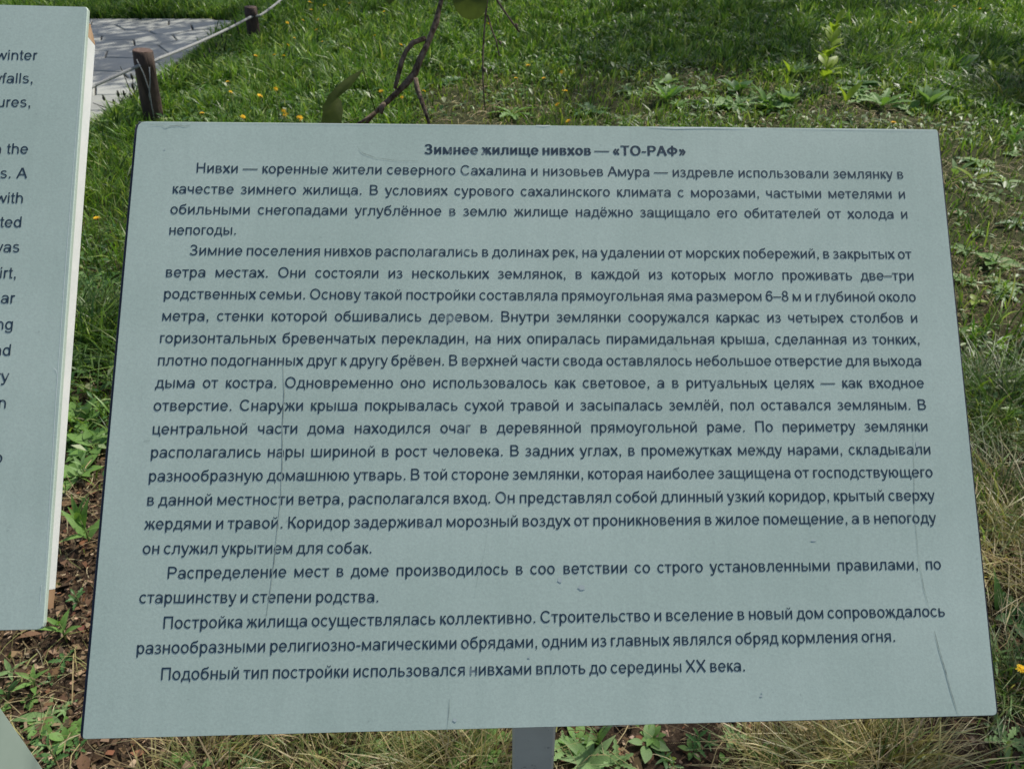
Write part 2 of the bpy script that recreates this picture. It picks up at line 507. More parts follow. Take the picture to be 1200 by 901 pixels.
H = 1062; C = 1466; vs = 200; hs = 162
L0 = lambda h=H: rc(135, 0, 135 + vs, h)
oval = lambda cx, rx, cy=531, ry=555: ring(cx, cy, rx, ry, vs + 5, hs)
e_ = ring(569, 531, 495, 555, 185, hs, 0, 322) + rc(170, 462, 1060, 600)
i_ = L0() + rc(828, 0, 1010, H) + sk([(225, 90), (920, 972)], 190)
p_ = lambda x: L0() + rc(x, 0, x + vs, H)
soft = L0() + rc(300, 500, 600, 640) + rc(300, 0, 600, 145) + ring(600, 320, 375, 320, 180, 142, -90, 90)
G = {
 'а': (1139, rc(850, 0, 1030, 740) + ring(565, 700, 465, 386, 180, 150, -4, 158) + ring(490, 308, 415, 333, 180, 140) + rc(500, 500, 900, 630)),
 'б': (1174, oval(590, 500, 480, 505) + sk([(178, 480), (190, 820), (290, 1130), (480, 1260), (900, 1330), (960, 1480)], 165)),
 'в': (1088, L0() + rc(300, 920, 590, H) + rc(300, 478, 610, 612) + rc(300, 0, 600, 145) + ring(590, 790, 320, 272, 175, 140, -90, 90) + ring(600, 306, 385, 306, 182, 142, -90, 90)),
 'г': (747, L0() + rc(300, 912, 725, H)),
 'д': (1194, rc(30, 0, 1165, 150) + rc(30, -290, 185, 10) + rc(1010, -290, 1165, 10) + rc(845, 140, 1025, H) + rc(330, 912, 860, H) + sk([(410, 1000), (400, 600), (320, 300), (210, 100)], 165)),
 'е': (1139, e_), 'ё': (1139, e_ + rc(285, 1230, 465, 1420) + rc(675, 1230, 855, 1420)),
 'ж': (1370, rc(597, 0, 773, H) + sk([(90, 990), (240, 985), (330, 840), (430, 600), (640, 545)], 150) + sk([(1280, 990), (1130, 985), (1040, 840), (940, 600), (730, 545)], 150) + sk([(90, 0), (460, 570)], 190) + sk([(1280, 0), (910, 570)], 190)),
 'з': (940, ring(430, 785, 380, 300, 175, 145, -90, 155) + ring(430, 305, 440, 330, 182, 148, -155, 90) + rc(290, 480, 470, 610)),
 'и': (1145, i_), 'й': (1145, i_ + ring(572, 1470, 270, 270, 110, 110, 190, 350)),
 'к': (896, L0() + sk([(290, 545), (480, 600), (610, 930), (760, 985), (860, 985)], 150) + sk([(430, 580), (820, 0)], 200)),
 'л': (1195, rc(880, 0, 1062, H) + rc(300, 912, 900, H) + sk([(385, 1000), (380, 520), (320, 160), (220, 75), (30, 75)], 165)),
 'м': (1408, rc(135, 0, 310, H) + rc(1098, 0, 1273, H) + sk([(225, 1000), (700, 70)], 165) + sk([(1185, 1000), (708, 70)], 165)),
 'н': (1131, p_(815) + rc(300, 465, 830, 612)), 'о': (1139, oval(569, 500)),
 'п': (1109, p_(795) + rc(300, 912, 810, H)),
 'р': (1139, rc(135, -407, 135 + vs, H) + oval(605, 465)),
 'с': (1024, ring(560, 531, 490, 555, 187, hs, 42, 318)),
 'т': (938, rc(25, 912, 913, H) + rc(378, 0, 560, 920)),
 'у': (1024, sk([(100, H), (520, 90)], 190) + sk([(930, H), (560, 20), (450, -250), (330, -335), (110, -330)], 170)),
 'ф': (1685, rc(752, -407, 934, C) + oval(500, 420) + oval(1185, 420)),
 'х': (1024, sk([(110, H), (925, 0)], 205) + sk([(910, H), (95, 0)], 205)),
 'ц': (1175, p_(815) + rc(300, 0, 1140, 150) + rc(985, -290, 1140, 10)),
 'ч': (1067, rc(750, 0, 932, H) + sk([(195, H), (195, 700), (240, 520), (420, 440), (830, 470)], 172)),
 'ш': (1642, L0() + rc(730, 0, 912, H) + rc(1325, 0, 1507, H) + rc(300, 0, 1340, 150)),
 'щ': (1677, L0() + rc(730, 0, 912, H) + rc(1325, 0, 1507, H) + rc(300, 0, 1650, 150) + rc(1495, -290, 1650, 10)),
 'ы': (1472, soft + rc(1155, 0, 1337, H)), 'ь': (1067, soft),
 'э': (1045, ring(475, 531, 500, 555, 187, hs, -142, 142) + rc(300, 465, 930, 600)),
 'ю': (1536, L0() + rc(300, 465, 560, 600) + oval(975, 450)),
 'я': (1109, rc(795, 0, 977, H) + rc(470, 915, 810, H) + rc(470, 425, 810, 565) + ring(480, 743, 365, 319, 180, 145, 90, 270) + sk([(520, 470), (140, 0)], 195)),
 'З': (1237, ring(570, 1070, 470, 420, 195, 165, -90, 160) + ring(570, 410, 540, 435, 200, 170, -160, 90) + rc(400, 665, 620, 825)),
 'Н': (1479, rc(164, 0, 358, C) + rc(1121, 0, 1315, C) + rc(340, 690, 1140, 860)),
 'С': (1479, ring(790, 733, 690, 757, 200, 172, 38, 322)), 'О': (1593, ring(796, 733, 700, 757, 200, 168)),
 'А': (1366, sk([(90, 0), (665, 1440)], 200) + sk([(1276, 0), (701, 1440)], 200) + rc(330, 430, 1040, 590)),
 'В': (1366, rc(150, 0, 345, C) + rc(330, 1300, 760, C) + rc(330, 690, 780, 850) + rc(330, 0, 780, 168) + ring(760, 1080, 420, 386, 195, 165, -90, 90) + ring(780, 425, 480, 425, 198, 168, -90, 90)),
 'П': (1472, rc(160, 0, 355, C) + rc(1117, 0, 1312, C) + rc(340, 1295, 1130, C)),
 'К': (1195, rc(164, 0, 358, C) + sk([(340, 745), (600, 800), (860, 1290), (1000, 1385), (1120, 1385)], 170) + sk([(560, 790), (1100, 0)], 220)),
 'Р': (1366, rc(158, 0, 352, C) + rc(340, 1300, 800, C) + rc(340, 590, 800, 760) + ring(800, 1028, 465, 438, 198, 168, -90, 90)),
 'Т': (1251, rc(45, 1295, 1206, C) + rc(528, 0, 722, 1310)),
 'Ф': (1556, rc(683, -40, 873, 1500) + ring(778, 740, 700, 500, 200, 165)),
 'X': (1366, sk([(150, C), (1220, 0)], 190) + sk([(1210, C), (140, 0)], 190)),
 '6': (1139, oval(580, 480, 470, 495) + sk([(185, 480), (200, 900), (360, 1280), (620, 1400), (850, 1330), (970, 1120)], 175)),
 '8': (1139, ring(569, 1085, 400, 395, 180, 150) + ring(569, 400, 480, 425, 185, 150)),
 '.': (569, rc(180, 0, 390, 205)), ',': (569, rc(180, 0, 390, 205) + sk([(345, 20), (330, -120), (210, -250)], 90)),
 '—': (2048, rc(0, 500, 2048, 640)), '–': (1139, rc(0, 500, 1139, 640)), '-': (682, rc(80, 440, 610, 620)),
 '«': (1139, sk([(540, 950), (230, 531), (540, 110)], 150) + sk([(940, 950), (630, 531), (940, 110)], 150)),
 '»': (1139, sk([(230, 950), (540, 531), (230, 110)], 150) + sk([(630, 950), (940, 531), (630, 110)], 150)),
 ' ': (569, []), '_': (938, []),
 'n': (1139, L0() + ring(575, 590, 445, 496, 182, 150, 0, 170) + rc(838, 0, 1020, 600)),
 'h': (1139, L0(C) + ring(575, 590, 445, 496, 182, 150, 0, 170) + rc(838, 0, 1020, 600)),
 'u': (1139, rc(838, 0, 1020, H) + ring(575, 470, 445, 496, 182, 150, 190, 360) + rc(130, 460, 312, H)),
 'i': (455, rc(136, 0, 318, H) + rc(136, 1260, 318, C)), 'l': (455, rc(136, 0, 318, C)),
 'w': (1479, sk([(80, H), (400, 60)], 185) + sk([(400, 60), (740, 1000)], 175) + sk([(740, 1000), (1080, 60)], 175) + sk([(1080, 60), (1400, H)], 185)),
 't': (569, rc(180, 150, 362, 1380) + rc(40, 922, 540, H) + sk([(271, 250), (290, 110), (400, 65), (540, 75)], 150)),
 'r': (682, L0() + sk([(240, 700), (330, 900), (460, 985), (640, 960)], 165)),
 'f': (569, rc(180, 0, 362, 1200) + rc(30, 922, 520, H) + sk([(271, 1150), (300, 1350), (420, 1420), (600, 1400)], 150)),
 's': (1024, ring(515, 790, 400, 296, 180, 145, 25, 270) + ring(505, 300, 430, 322, 182, 148, -160, 90) + rc(440, 480, 580, 620)),
 'd': (1139, rc(835, 0, 1015, C) + oval(540, 470)), 'g': (1139, rc(835, -150, 1015, H) + oval(540, 470) + ring(545, -120, 470, 310, 180, 140, 190, 360)),
 'o': (1139, oval(569, 500)), 'm': (1706, L0() + ring(520, 640, 390, 446, 180, 150, 0, 170) + rc(732, 0, 912, 650) + ring(1130, 640, 395, 446, 180, 150, 0, 170) + rc(1345, 0, 1525, 650)),
}
G['e'] = G['е']; G['a'] = G['а']; G['y'] = G['у']; G['A'] = G['А']; G['v'] = (1024, sk([(90, H), (512, 60)], 190) + sk([(512, 60), (930, H)], 190))
EM = 0.01505


def text_line(txt, p0, p1, root, bold=False, em=EM, right_only=False, name='text_line'):
    """p0, p1: photograph positions of the two ends of the baseline"""
    A = on_board(*p0, off=-0.00025); B = on_board(*p1, off=-0.00025)
    ux = (B - A); Wd = np.linalg.norm(ux); ux /= Wd
    uy = np.cross(PN, ux)
    k = em / K
    adv = [G[c][0] + (90 if bold and c != ' ' else 0) for c in txt]
    nat = (sum(adv) - 130 - 100) * k
    nsp = txt.count(' ')
    ex = 0.0; sx = 1.0
    if right_only: x = Wd - nat
    else:
        x = 0.0
        if nsp: ex = (Wd - nat) / nsp
        mn = -0.3 * 569 * k
        if nsp and ex < mn:
            ex = mn
            sx = Wd / (nat + ex * nsp)
        elif not nsp: sx = Wd / nat
    x -= 130 * k * sx
    m = MB(); zz = 0
    rl = random.Random(txt)
    for c, a in zip(txt, adv):
        if c != ' ':
            for dx in ((-30, 40, 105) if bold else (0,)):
                for q in G[c][1]:
                    zz = (zz + 1) % 7
                    pts = [A + ux * (x + (u + dx) * k * sx) + uy * (v * k) + PN * (zz * 0.00001) for u, v in q]
                    m.add(pts, [(0, 1, 2, 3)])
        x += a * k * sx + (ex if c == ' ' else 0)
    return m.build(name, M_ink, root)


def rounded(c, r=(.004,) * 4, n=3):
    """c: four 3-D corners; returns outline with rounded corners"""
    out = []
    for i in range(4):
        p = np.array(c[i]); a = np.array(c[i - 1]) - p; b = np.array(c[(i + 1) % 4]) - p
        a /= np.linalg.norm(a); b /= np.linalg.norm(b)
        s, e = p + a * r[i], p + b * r[i]
        for t in np.linspace(0, 1, n + 1):
            out.append((1 - t) ** 2 * s + 2 * t * (1 - t) * p + t * t * e)
    return out


def slab(m, outline, thick, bev=.0008):
    """rounded slab whose front outline is given, thickness away from the reader"""
    n = len(outline); c = np.mean(outline, 0)
    fr = [p + (c - p) / np.linalg.norm(c - p) * bev for p in outline]
    md = [p - PN * bev for p in outline]; bk = [p - PN * thick for p in outline]
    fs = [tuple(range(n - 1, -1, -1))] + [(k, (k + 1) % n, n + (k + 1) % n, n + k) for k in range(n)] + \
         [(n + k, n + (k + 1) % n, 2 * n + (k + 1) % n, 2 * n + k) for k in range(n)] + [tuple(range(2 * n, 3 * n))]
    m.add(fr + md + bk, fs)


def grow(c, d):
    ce = np.mean(c, 0)
    o = []
    for i in range(4):
        p = np.array(c[i]); a = p - np.array(c[i - 1]); b = p - np.array(c[(i + 1) % 4])
        o.append(p + a / np.linalg.norm(a) * d + b / np.linalg.norm(b) * d)
    return o


def sq_post(m, x0, x1, y0, y1, z0, ztop, ch=.004):
    # chamfered square tube cut to the slope of the board
    pl = [(x0 + ch, y0), (x1 - ch, y0), (x1, y0 + ch), (x1, y1 - ch), (x1 - ch, y1), (x0 + ch, y1), (x0, y1 - ch), (x0, y0 + ch)]
    bot = [(x, y, z0) for x, y in pl]; top = [(x, y, ztop(x, y)) for x, y in pl]; n = 8
    m.add(bot + top, [(k, (k + 1) % n, n + (k + 1) % n, n + k) for k in range(n)] + [tuple(range(n, 2 * n))])


def behind(x, y, off):
    p = PC - PN * off
    return p[2] - (PN[0] * (x - p[0]) + PN[1] * (y - p[1])) / PN[2]


# ------------------------------------------------------------------ main sign
PX0, PX1, PY0 = 0.0005, 0.0655, 0.625
sign = empty('information_sign', (0.033, PY0 + .03, 0.0), 'slanted pale grey-green information board printed with Russian text, on a square post in the grass', 'sign')
corners = [on_board(*p) for p in ((96, 866), (1169, 838), (1099, 151.5), (161, 142))]
m = MB(); slab(m, rounded(corners, (.003, .004, .003, .009)), .005)
panel = m.build('panel', M_face, sign)
# backing coloured dark and grown sideways past the film to draw its shaded, colour-fringed edge
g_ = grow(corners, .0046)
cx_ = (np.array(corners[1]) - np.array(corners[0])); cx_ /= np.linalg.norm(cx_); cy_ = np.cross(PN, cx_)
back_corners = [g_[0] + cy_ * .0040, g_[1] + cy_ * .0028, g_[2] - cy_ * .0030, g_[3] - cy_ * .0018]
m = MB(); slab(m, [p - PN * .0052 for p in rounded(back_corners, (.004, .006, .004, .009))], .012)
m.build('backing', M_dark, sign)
m = MB(); sq_post(m, PX0, PX1, PY0, PY0 + .11, -.15, lambda x, y: behind(x, y, .0225))
post = m.build('post', M_post, sign)
m = MB()
for s in (-1, 1):
    c0 = PC - PN * .0175 + np.array([1.0, 0, 0]) * s * .09
    upv = np.cross(PN, np.array([1.0, 0, 0])); upv /= np.linalg.norm(upv)
for s in (-1, 1):
    m = MB()
    upv = np.cross(PN, np.array([1.0, 0, 0])); upv /= np.linalg.norm(upv)
    c0 = PC - PN * .0177 + upv * s * .10
    r_ = np.array([1.0, 0, 0]) * .2; u_ = upv * .02
    m.prism([c0 - r_ - u_, c0 + r_ - u_, c0 + r_ + u_, c0 - r_ + u_], -PN * .0045)
    m.build('bracket', M_post, sign)

LINES = [
 ("Нивхи — коренные жители северного Сахалина и низовьев Амура — издревле использовали землянку в", (230, 202.5), (1059, 209.5)),
 ("качестве зимнего жилища. В условиях сурового сахалинского климата с морозами, частыми метелями и", (202.3, 226.8), (1061.3, 232.8)),
 ("обильными снегопадами углублённое в землю жилище надёжно защищало его обитателей от холода и", (200, 250.8), (1064, 256.3)),
 ("непогоды.", (198.3, 275.2), (277, 275)),
 ("Зимние поселения нивхов располагались в долинах рек, на удалении от морских побережий, в закрытых от", (222.7, 299), (1068.3, 303.3)),
 ("ветра местах. Они состояли из нескольких землянок, в каждой из которых могло проживать две–три", (194.3, 324.6), (1071.3, 328.5)),
 ("родственных семьи. Основу такой постройки составляла прямоугольная яма размером 6–8 м и глубиной около", (192, 350), (1073.7, 353.4)),
 ("метра, стенки которой обшивались деревом. Внутри землянки сооружался каркас из четырех столбов и", (190, 375.8), (1075.7, 378)),
 ("горизонтальных бревенчатых перекладин, на них опиралась пирамидальная крыша, сделанная из тонких,", (187.3, 401.8), (1078.3, 403.2)),
 ("плотно подогнанных друг к другу брёвен. В верхней части свода оставлялось небольшое отверстие для выхода", (185, 428), (1080.3, 428.4)),
 ("дыма от костра. Одновременно оно использовалось как световое, а в ритуальных целях — как входное", (182.7, 454.4), (1083, 454.3)),
 ("отверстие. Снаружи крыша покрывалась сухой травой и засыпалась землёй, пол оставался земляным. В", (180.3, 481.2), (1085.7, 480)),
 ("центральной части дома находился очаг в деревянной прямоугольной раме. По периметру землянки", (178.7, 508.6), (1087.7, 505)),
 ("располагались нары шириной в рост человека. В задних углах, в промежутках между нарами, складывали", (176.7, 536), (1091, 532.1)),
 ("разнообразную домашнюю утварь. В той стороне землянки, которая наиболее защищена от господствующего", (174.3, 563.8), (1093.3, 558.8)),
 ("в данной местности ветра, располагался вход. Он представлял собой длинный узкий коридор, крытый сверху", (172.3, 592), (1095.3, 586)),
 ("жердями и травой. Коридор задерживал морозный воздух от проникновения в жилое помещение, а в непогоду", (170, 620), (1097, 612.5)),
 ("он служил укрытием для собак.", (167.5, 648.8), (436, 648)),
 ("Распределение мест в доме производилось в соо_ветствии со строго установленными правилами, по", (196, 677.7), (1103, 666.8)),
 ("старшинству и степени родства.", (163.5, 706.4), (444, 705.2)),
 ("Постройка жилища осуществлялась коллективно. Строительство и вселение в новый дом сопровождалось", (191, 736.3), (1107.8, 722)),
 ("разнообразными религиозно-магическими обрядами, одним из главных являлся обряд кормления огня.", (160, 765.8), (1050, 751.4)),
 ("Подобный тип постройки использовался нивхами вплоть до середины XX века.", (188.3, 796.4), (874, 786)),
]
text_line("Зимнее жилище нивхов — «ТО-РАФ»", (498, 180.6), (804, 182.6), panel, bold=True)
for t, a, b_ in LINES:
    text_line(t, a, b_, panel)


def scratch(pts, wpx, parent, mat=M_scratch, name='scratch', off=-.0004):
    m = MB(); P = [on_board(x, y, off) for x, y in pts]
    wv_ = [.3] + [random.uniform(.5, 1.15) for _ in pts[2:]] + [.3]
    for i in range(len(P) - 1):
        d = P[i + 1] - P[i]; d /= np.linalg.norm(d); n = np.cross(PN, d) * wpx * .00042
        w0 = .8 * wv_[i]; w1 = .8 * wv_[i + 1]
        m.add([P[i] - n * w0, P[i + 1] - n * w1, P[i + 1] + n * w1, P[i] + n * w0], [(0, 1, 2, 3)])
    o = m.build(name, mat, parent)
    return o


for pts, wd in (([(331, 418), (333, 460), (331, 500), (331, 540), (329, 585), (325, 620), (321, 660), (317, 690), (312, 722)], 1.1),
                ([(1095, 739), (1101, 762), (1108, 785), (1114, 808), (1119, 824), (1124, 838)], 1.5),
                ([(1070, 505), (1071, 545), (1072, 600), (1076, 650), (1083, 690), (1090, 715)], .6),
                ([(527, 818), (526, 835), (524, 857)], 1.3),
                ([(571, 625), (567, 650), (560, 675), (556, 700)], .45),
                ([(418, 172), (426, 180), (440, 185), (462, 188), (490, 189)], .7),
                ([(700, 852), (760, 848), (850, 846)], .8)):
    scratch(pts, wd, panel)
# peeled film along the top edge and pale chips with painted highlights
scratch([(176, 146.5), (190, 147), (194, 150), (200, 147.6), (212, 147), (216, 148.2), (223, 146.8)], 1.2, panel, M_scratch, 'peeled_edge')
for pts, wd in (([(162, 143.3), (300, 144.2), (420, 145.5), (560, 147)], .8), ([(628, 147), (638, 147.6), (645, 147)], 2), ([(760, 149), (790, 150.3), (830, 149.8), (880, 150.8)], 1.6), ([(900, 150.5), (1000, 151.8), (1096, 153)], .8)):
    scratch(pts, wd, panel, M_chip_glint, 'edge_chip_glint')


def smudge(px, py, rx, ry, k=11):
    m = MB(); c = on_board(px, py, -.00035); pts = []
    for i in range(k):
        a = 2 * math.pi * i / k; r = random.uniform(.6, 1.1)
        pts.append(on_board(px + rx * r * math.cos(a), py + ry * r * math.sin(a), -.00035))
    m.add([c] + pts, [(0, 1 + i, 1 + (i + 1) % k) for i in range(k)])
    m.build('stain', M_smudge, panel)


M_smudge = simple('stain', [(.3, (.44, .52, .49)), (.7, (.56, .65, .61))], 90, .7)
for a in ((681, 688, 6, 3), (656, 679, 3, 5), (1075, 520, 2, 5), (533, 843, 3, 3), (193, 175, 1.2, 1.2), (953, 633, 4, 1.2), (892, 815, 2, 1.6), (620, 770, 2, 1.5), (240, 645, 2, 1.5), (893, 811, 1.5, 1.2), (1060, 528, 2.5, 1.4)):
    smudge(*a)

# ------------------------------------------------------------------ left sign
sign2 = empty('information_sign', (-.878, .655, 0), 'slanted pale board with English text and chipped white edge, cut by left frame edge', 'sign')
tr, br = on_board(103, 8), on_board(51, 737.5)
tl0, bl0 = on_board(0, 5.5), on_board(0, 738.5)
tl = tr + (tl0 - tr) / np.linalg.norm(tl0 - tr) * .841
bl = br + (bl0 - br) / np.linalg.norm(bl0 - br) * .841
m = MB(); slab(m, rounded([bl, br, tr, tl], (.004, .006, .004, .004)), .0045)
panel2 = m.build('panel', M_face, sign2)
upe = (tr - br); He = np.linalg.norm(upe); upe /= He; rt = np.cross(upe, PN)


def edge_block(t0, t1, w0, w1, mat, name, parent, thick=.018, jag=0.0, inset=.0015):
    m = MB(); n = 10; A = []; B_ = []
    for i in range(n + 1):
        t = t0 + (t1 - t0) * i / n
        p = br + upe * He * t - PN * .0046 - rt * inset
        th = thick * (w0 + (w1 - w0) * i / n) + jag * random.uniform(-1, 1)
        A.append(p); B_.append(p - PN * th)
    vs_ = []
    for a, b2 in zip(A, B_):
        vs_ += [a, b2, b2 - rt * .03, a - rt * .03]
    fs = []
    for i in range(n):
        for q in range(4):
            fs.append((4 * i + q, 4 * i + (q + 1) % 4, 4 * i + 4 + (q + 1) % 4, 4 * i + 4 + q))
    fs += [(0, 3, 2, 1), (4 * n, 4 * n + 1, 4 * n + 2, 4 * n + 3)]
    m.add(vs_, fs)
    return m.build(name, mat, parent)


# backing panel behind the face (the part away from the edge)
c_ = grow([bl, br, tr, tl], -.03)
m = MB(); slab(m, [p - PN * .0048 for p in rounded(c_, (.003,) * 4)], .017)
m.build('backing', M_white, sign2)
edge_block(.055, .952, .75, 1.0, M_white, 'edge_strip', sign2)
o = edge_block(.0275, .0545, .70, .74, M_wood, 'wooden_batten_end', sign2, jag=.0008); tag(o, 'bare brown end of the white edge strip')
o = edge_block(.9525, .978, 1.02, .35, M_wood, 'splintered_corner', sign2, jag=.0012); tag(o, 'splintered bare wood at the top of the edge strip')
# glint on the sheet edge painted as a pale line, plus small chips
for pts, wd in (([(101, 12), (98, 60), (88, 190), (77, 330), (67, 470), (60, 585), (53, 700)], .45), ([(64, 431), (67, 433), (68, 437)], 1.2), ([(49, 700), (50, 685), (48, 712)], .8)):
    scratch([(x - 1.5, y) for x, y in pts], wd, panel2, M_chip_glint, 'edge_chip_glint')
m = MB(); sq_post(m, -.911, -.846, .60, .716, -.15, lambda x, y: behind(x, y, .0225))
m.build('post', M_post2, sign2)
LEFT = [("winter", 42.7, 70.5), ("wfalls,", 38.7, 97.6), ("tures,", 36, 125.5), ("in the", 32.3, 180.3), ("s. A", 30.7, 208.9), ("with", 26.7, 238), ("ted", 24.7, 266.3), ("was", 22.3, 295.5),
        ("dirt,", 19, 326), ("ear", 16.3, 355.3), ("ing", 14.7, 386), ("nd", 12, 416.5), ("ry", 9.3, 447), ("n", 6.7, 478.3), ("o", 2, 542.5)]
for t, x, y in LEFT:
    text_line(t, (x - 90, y - .2), (x, y), panel2, right_only=True, em=.0156)
for a in ((50, 725, 2, 1.5), (50, 437, 1.5, 1.2)):
    pass

# ------------------------------------------------------------------ rope fence
fence_posts = []


def log_post(base, top, r, label):
    base = np.array(base); top = np.array(top)
    root = empty('fence_post', base, label, 'post', 'log posts of the rope fence')
    m = MB(); n = 7
    pts = [base + (top - base) * t - np.array([0, 0, .0]) for t in np.linspace(-.25, 1, n)]
    m.tube(pts, [r * (1.03 - .05 * i / n) for i in range(n)], 16, True, .035)
    log = m.build('log', M_log, root, True)
    d = (top - base) / np.linalg.norm(top - base)
    m = MB(); m.tube([top + d * .0005, top + d * .006], [r * .97, r * .9], 16, True, .02)
    m.build('cut_top', M_logtop, root)
    return root


b1 = on_z(181, 146, -.01); t1 = on_y(167, 60, b1[1])
log_post(b1, t1, .058, 'nearest dark log post, just above the top left corner of the Russian board')
b2 = on_z(299, 51, 0); t2 = on_y(293.5, 9, b2[1])
log_post(b2, t2, .052, 'second dark log post of the rope fence, where the grey path ends')
b3 = on_z(367, 2, 0); t3 = b3 + np.array([-.02, 0, .33])
log_post(b3, t3, .05, 'farthest log post, only its foot showing at the top of the frame')
b0 = b1 + np.array([-.25, -2.3, 0]); t0 = b0 + np.array([-.03, 0, .42])
log_post(b0, t0, .056, 'log post of the rope fence standing behind the English board')
rope_pts = [on_y(163, 77, b1[1] - .055), on_y(294, 20, b2[1] - .05)]
A0 = t0 + np.array([0, -.055, -.08]); A3 = t3 + np.array([0, -.05, -.05])
# the left-hand span must pass the photographed point just right of the English board
q = on_y(110, 101, (b1[1] + b0[1]) / 2 + .85)
rp = [A0, q * .5 + A0 * .5 + np.array([0, 0, -.02]), q, rope_pts[0]]
def sag(a, b2_, s, n=12):
    return [a + (b2_ - a) * t - np.array([0, 0, s * 4 * t * (1 - t)]) for t in np.linspace(0, 1, n)]
m = MB()
m.tube(rp, .0095, 8)
rope = m.build('rope', M_rope)
mm_ = MB()
start = on_y(182, 71, b1[1] + .02)
pts = [rope_pts[0]] + [on_y(163 + 20, 71, b1[1] + .0)] + sag(on_y(186, 69, b1[1] + .08), rope_pts[1], .012) + sag(rope_pts[1] + np.array([.06, .05, .0]), A3, .03)
# wrap round the first post: from front to its right side
mm_.tube(pts[:1] + [b1 + np.array([.07, -.03, pts[0][2] - b1[2] + .0])] + pts[2:], .0095, 8)
mm_.add([], [])
v0 = len(m.v)
me = rope.data
bpy.data.objects.remove(rope)
m.add(mm_.v, mm_.f)
rope = m.build('rope', M_rope)
tag(rope, 'weathered grey rope strung from log post to log post beside the paved path', 'rope')


# ------------------------------------------------------------------ grass, straw, litter (uncountable)
def blades(N_, x, y, hgt, wid, lean, col, curl=1.0, seg=(0, .38, .72, 1.0), yaw=None, zoff=0, flat=None):
    """vectorised bent blades -> verts, quads, tris, colours"""
    n = len(x); z = gh(x, y) + zoff
    th = rng.uniform(0, 2 * np.pi, n) if yaw is None else yaw
    dx, dy = np.cos(th), np.sin(th)
    ph = rng.uniform(0, 2 * np.pi, n)
    px_, py_ = np.cos(ph), np.sin(ph)      # width direction
    V = np.zeros((n, 7, 3)); k = 0
    for i, t in enumerate(seg):
        off = lean * hgt * (t ** (1.0 + curl))
        up = hgt * (t - .35 * lean * t * t)
        cx = x + dx * off; cy = y + dy * off; cz = z + up
        wv = wid * (1 - .25 * t) * .5
        if i < 3:
            V[:, k] = np.stack([cx - px_ * wv, cy - py_ * wv, cz], 1)
            V[:, k + 1] = np.stack([cx + px_ * wv, cy + py_ * wv, cz], 1); k += 2
        else:
            V[:, k] = np.stack([cx, cy, cz], 1)
    b0_ = np.arange(n)[:, None] * 7
    Q = np.concatenate([b0_ + np.array([[0, 1, 3, 2]]), b0_ + np.array([[2, 3, 5, 4]])]); T = b0_ + np.array([[4, 5, 6]])
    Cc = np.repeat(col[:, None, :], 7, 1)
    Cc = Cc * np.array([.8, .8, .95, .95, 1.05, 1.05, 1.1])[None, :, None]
    return V.reshape(-1, 3), Q, T, Cc.reshape(-1, 3)


def strips(x, y, ln, wid, col, rise, zo=.004):
    """dry stalks lying about: four-joint ribbons"""
    n = len(x); th = rng.uniform(0, 2 * np.pi, n); bend = rng.normal(0, .35, n)
    V = np.zeros((n, 8, 3)); cx, cy = x.copy(), y.copy(); z0 = gh(x, y) + zo
    for i in range(4):
        a = th + bend * i
        t = i / 3
        zz = z0 + rise * np.sin(np.pi * np.clip(t, 0, 1) * .9) * ln
        nxx, nyy = -np.sin(a), np.cos(a)
        V[:, 2 * i] = np.stack([cx - nxx * wid / 2, cy - nyy * wid / 2, zz], 1)
        V[:, 2 * i + 1] = np.stack([cx + nxx * wid / 2, cy + nyy * wid / 2, zz + wid * .4], 1)
        cx = cx + np.cos(a) * ln / 3; cy = cy + np.sin(a) * ln / 3
    b0_ = np.arange(n)[:, None] * 8
    Q = np.concatenate([b0_ + np.array([[0, 1, 3, 2]]), b0_ + np.array([[2, 3, 5, 4]]), b0_ + np.array([[4, 5, 7, 6]])])
    return V.reshape(-1, 3), Q, np.repeat(col, 8, 0)


def seen(x, y, z=0.05, m=60):
    """screen test used only to decide density: ground hidden behind boards needs less"""
    X_ = x; Yc = y * UP[1] + (z - CAMZ) * UP[2]; D = -(y * BK[1] + (z - CAMZ) * BK[2])
    u = 600 + FPX * X_ / D; v = 450.5 - FPX * Yc / D
    return u, v, D


def scatter(n, dens_fn, x0, x1, y0, y1):
    x = rng.uniform(x0, x1, n); y = rng.uniform(y0, y1, n)
    u, v, D = seen(x, y)
    inside = (u > -140) & (u < 1340) & (v > -70) & (v < 1000)
    hid = (u > 210) & (u < 1040) & (v > 215) & (v < 800)
    p = dens_fn(x, y) * np.where(hid, .55, 1.0) * inside * (~in_path(x - .03, y))
    k = rng.random(n) < p
    return x[k], y[k]


def smooth(a, b2_, t):
    t = np.clip((t - a) / (b2_ - a), 0, 1)
    return t * t * (3 - 2 * t)


def bump2(x, y, cx, cy, r):
    return np.exp(-((x - cx) ** 2 + (y - cy) ** 2) / (r * r))


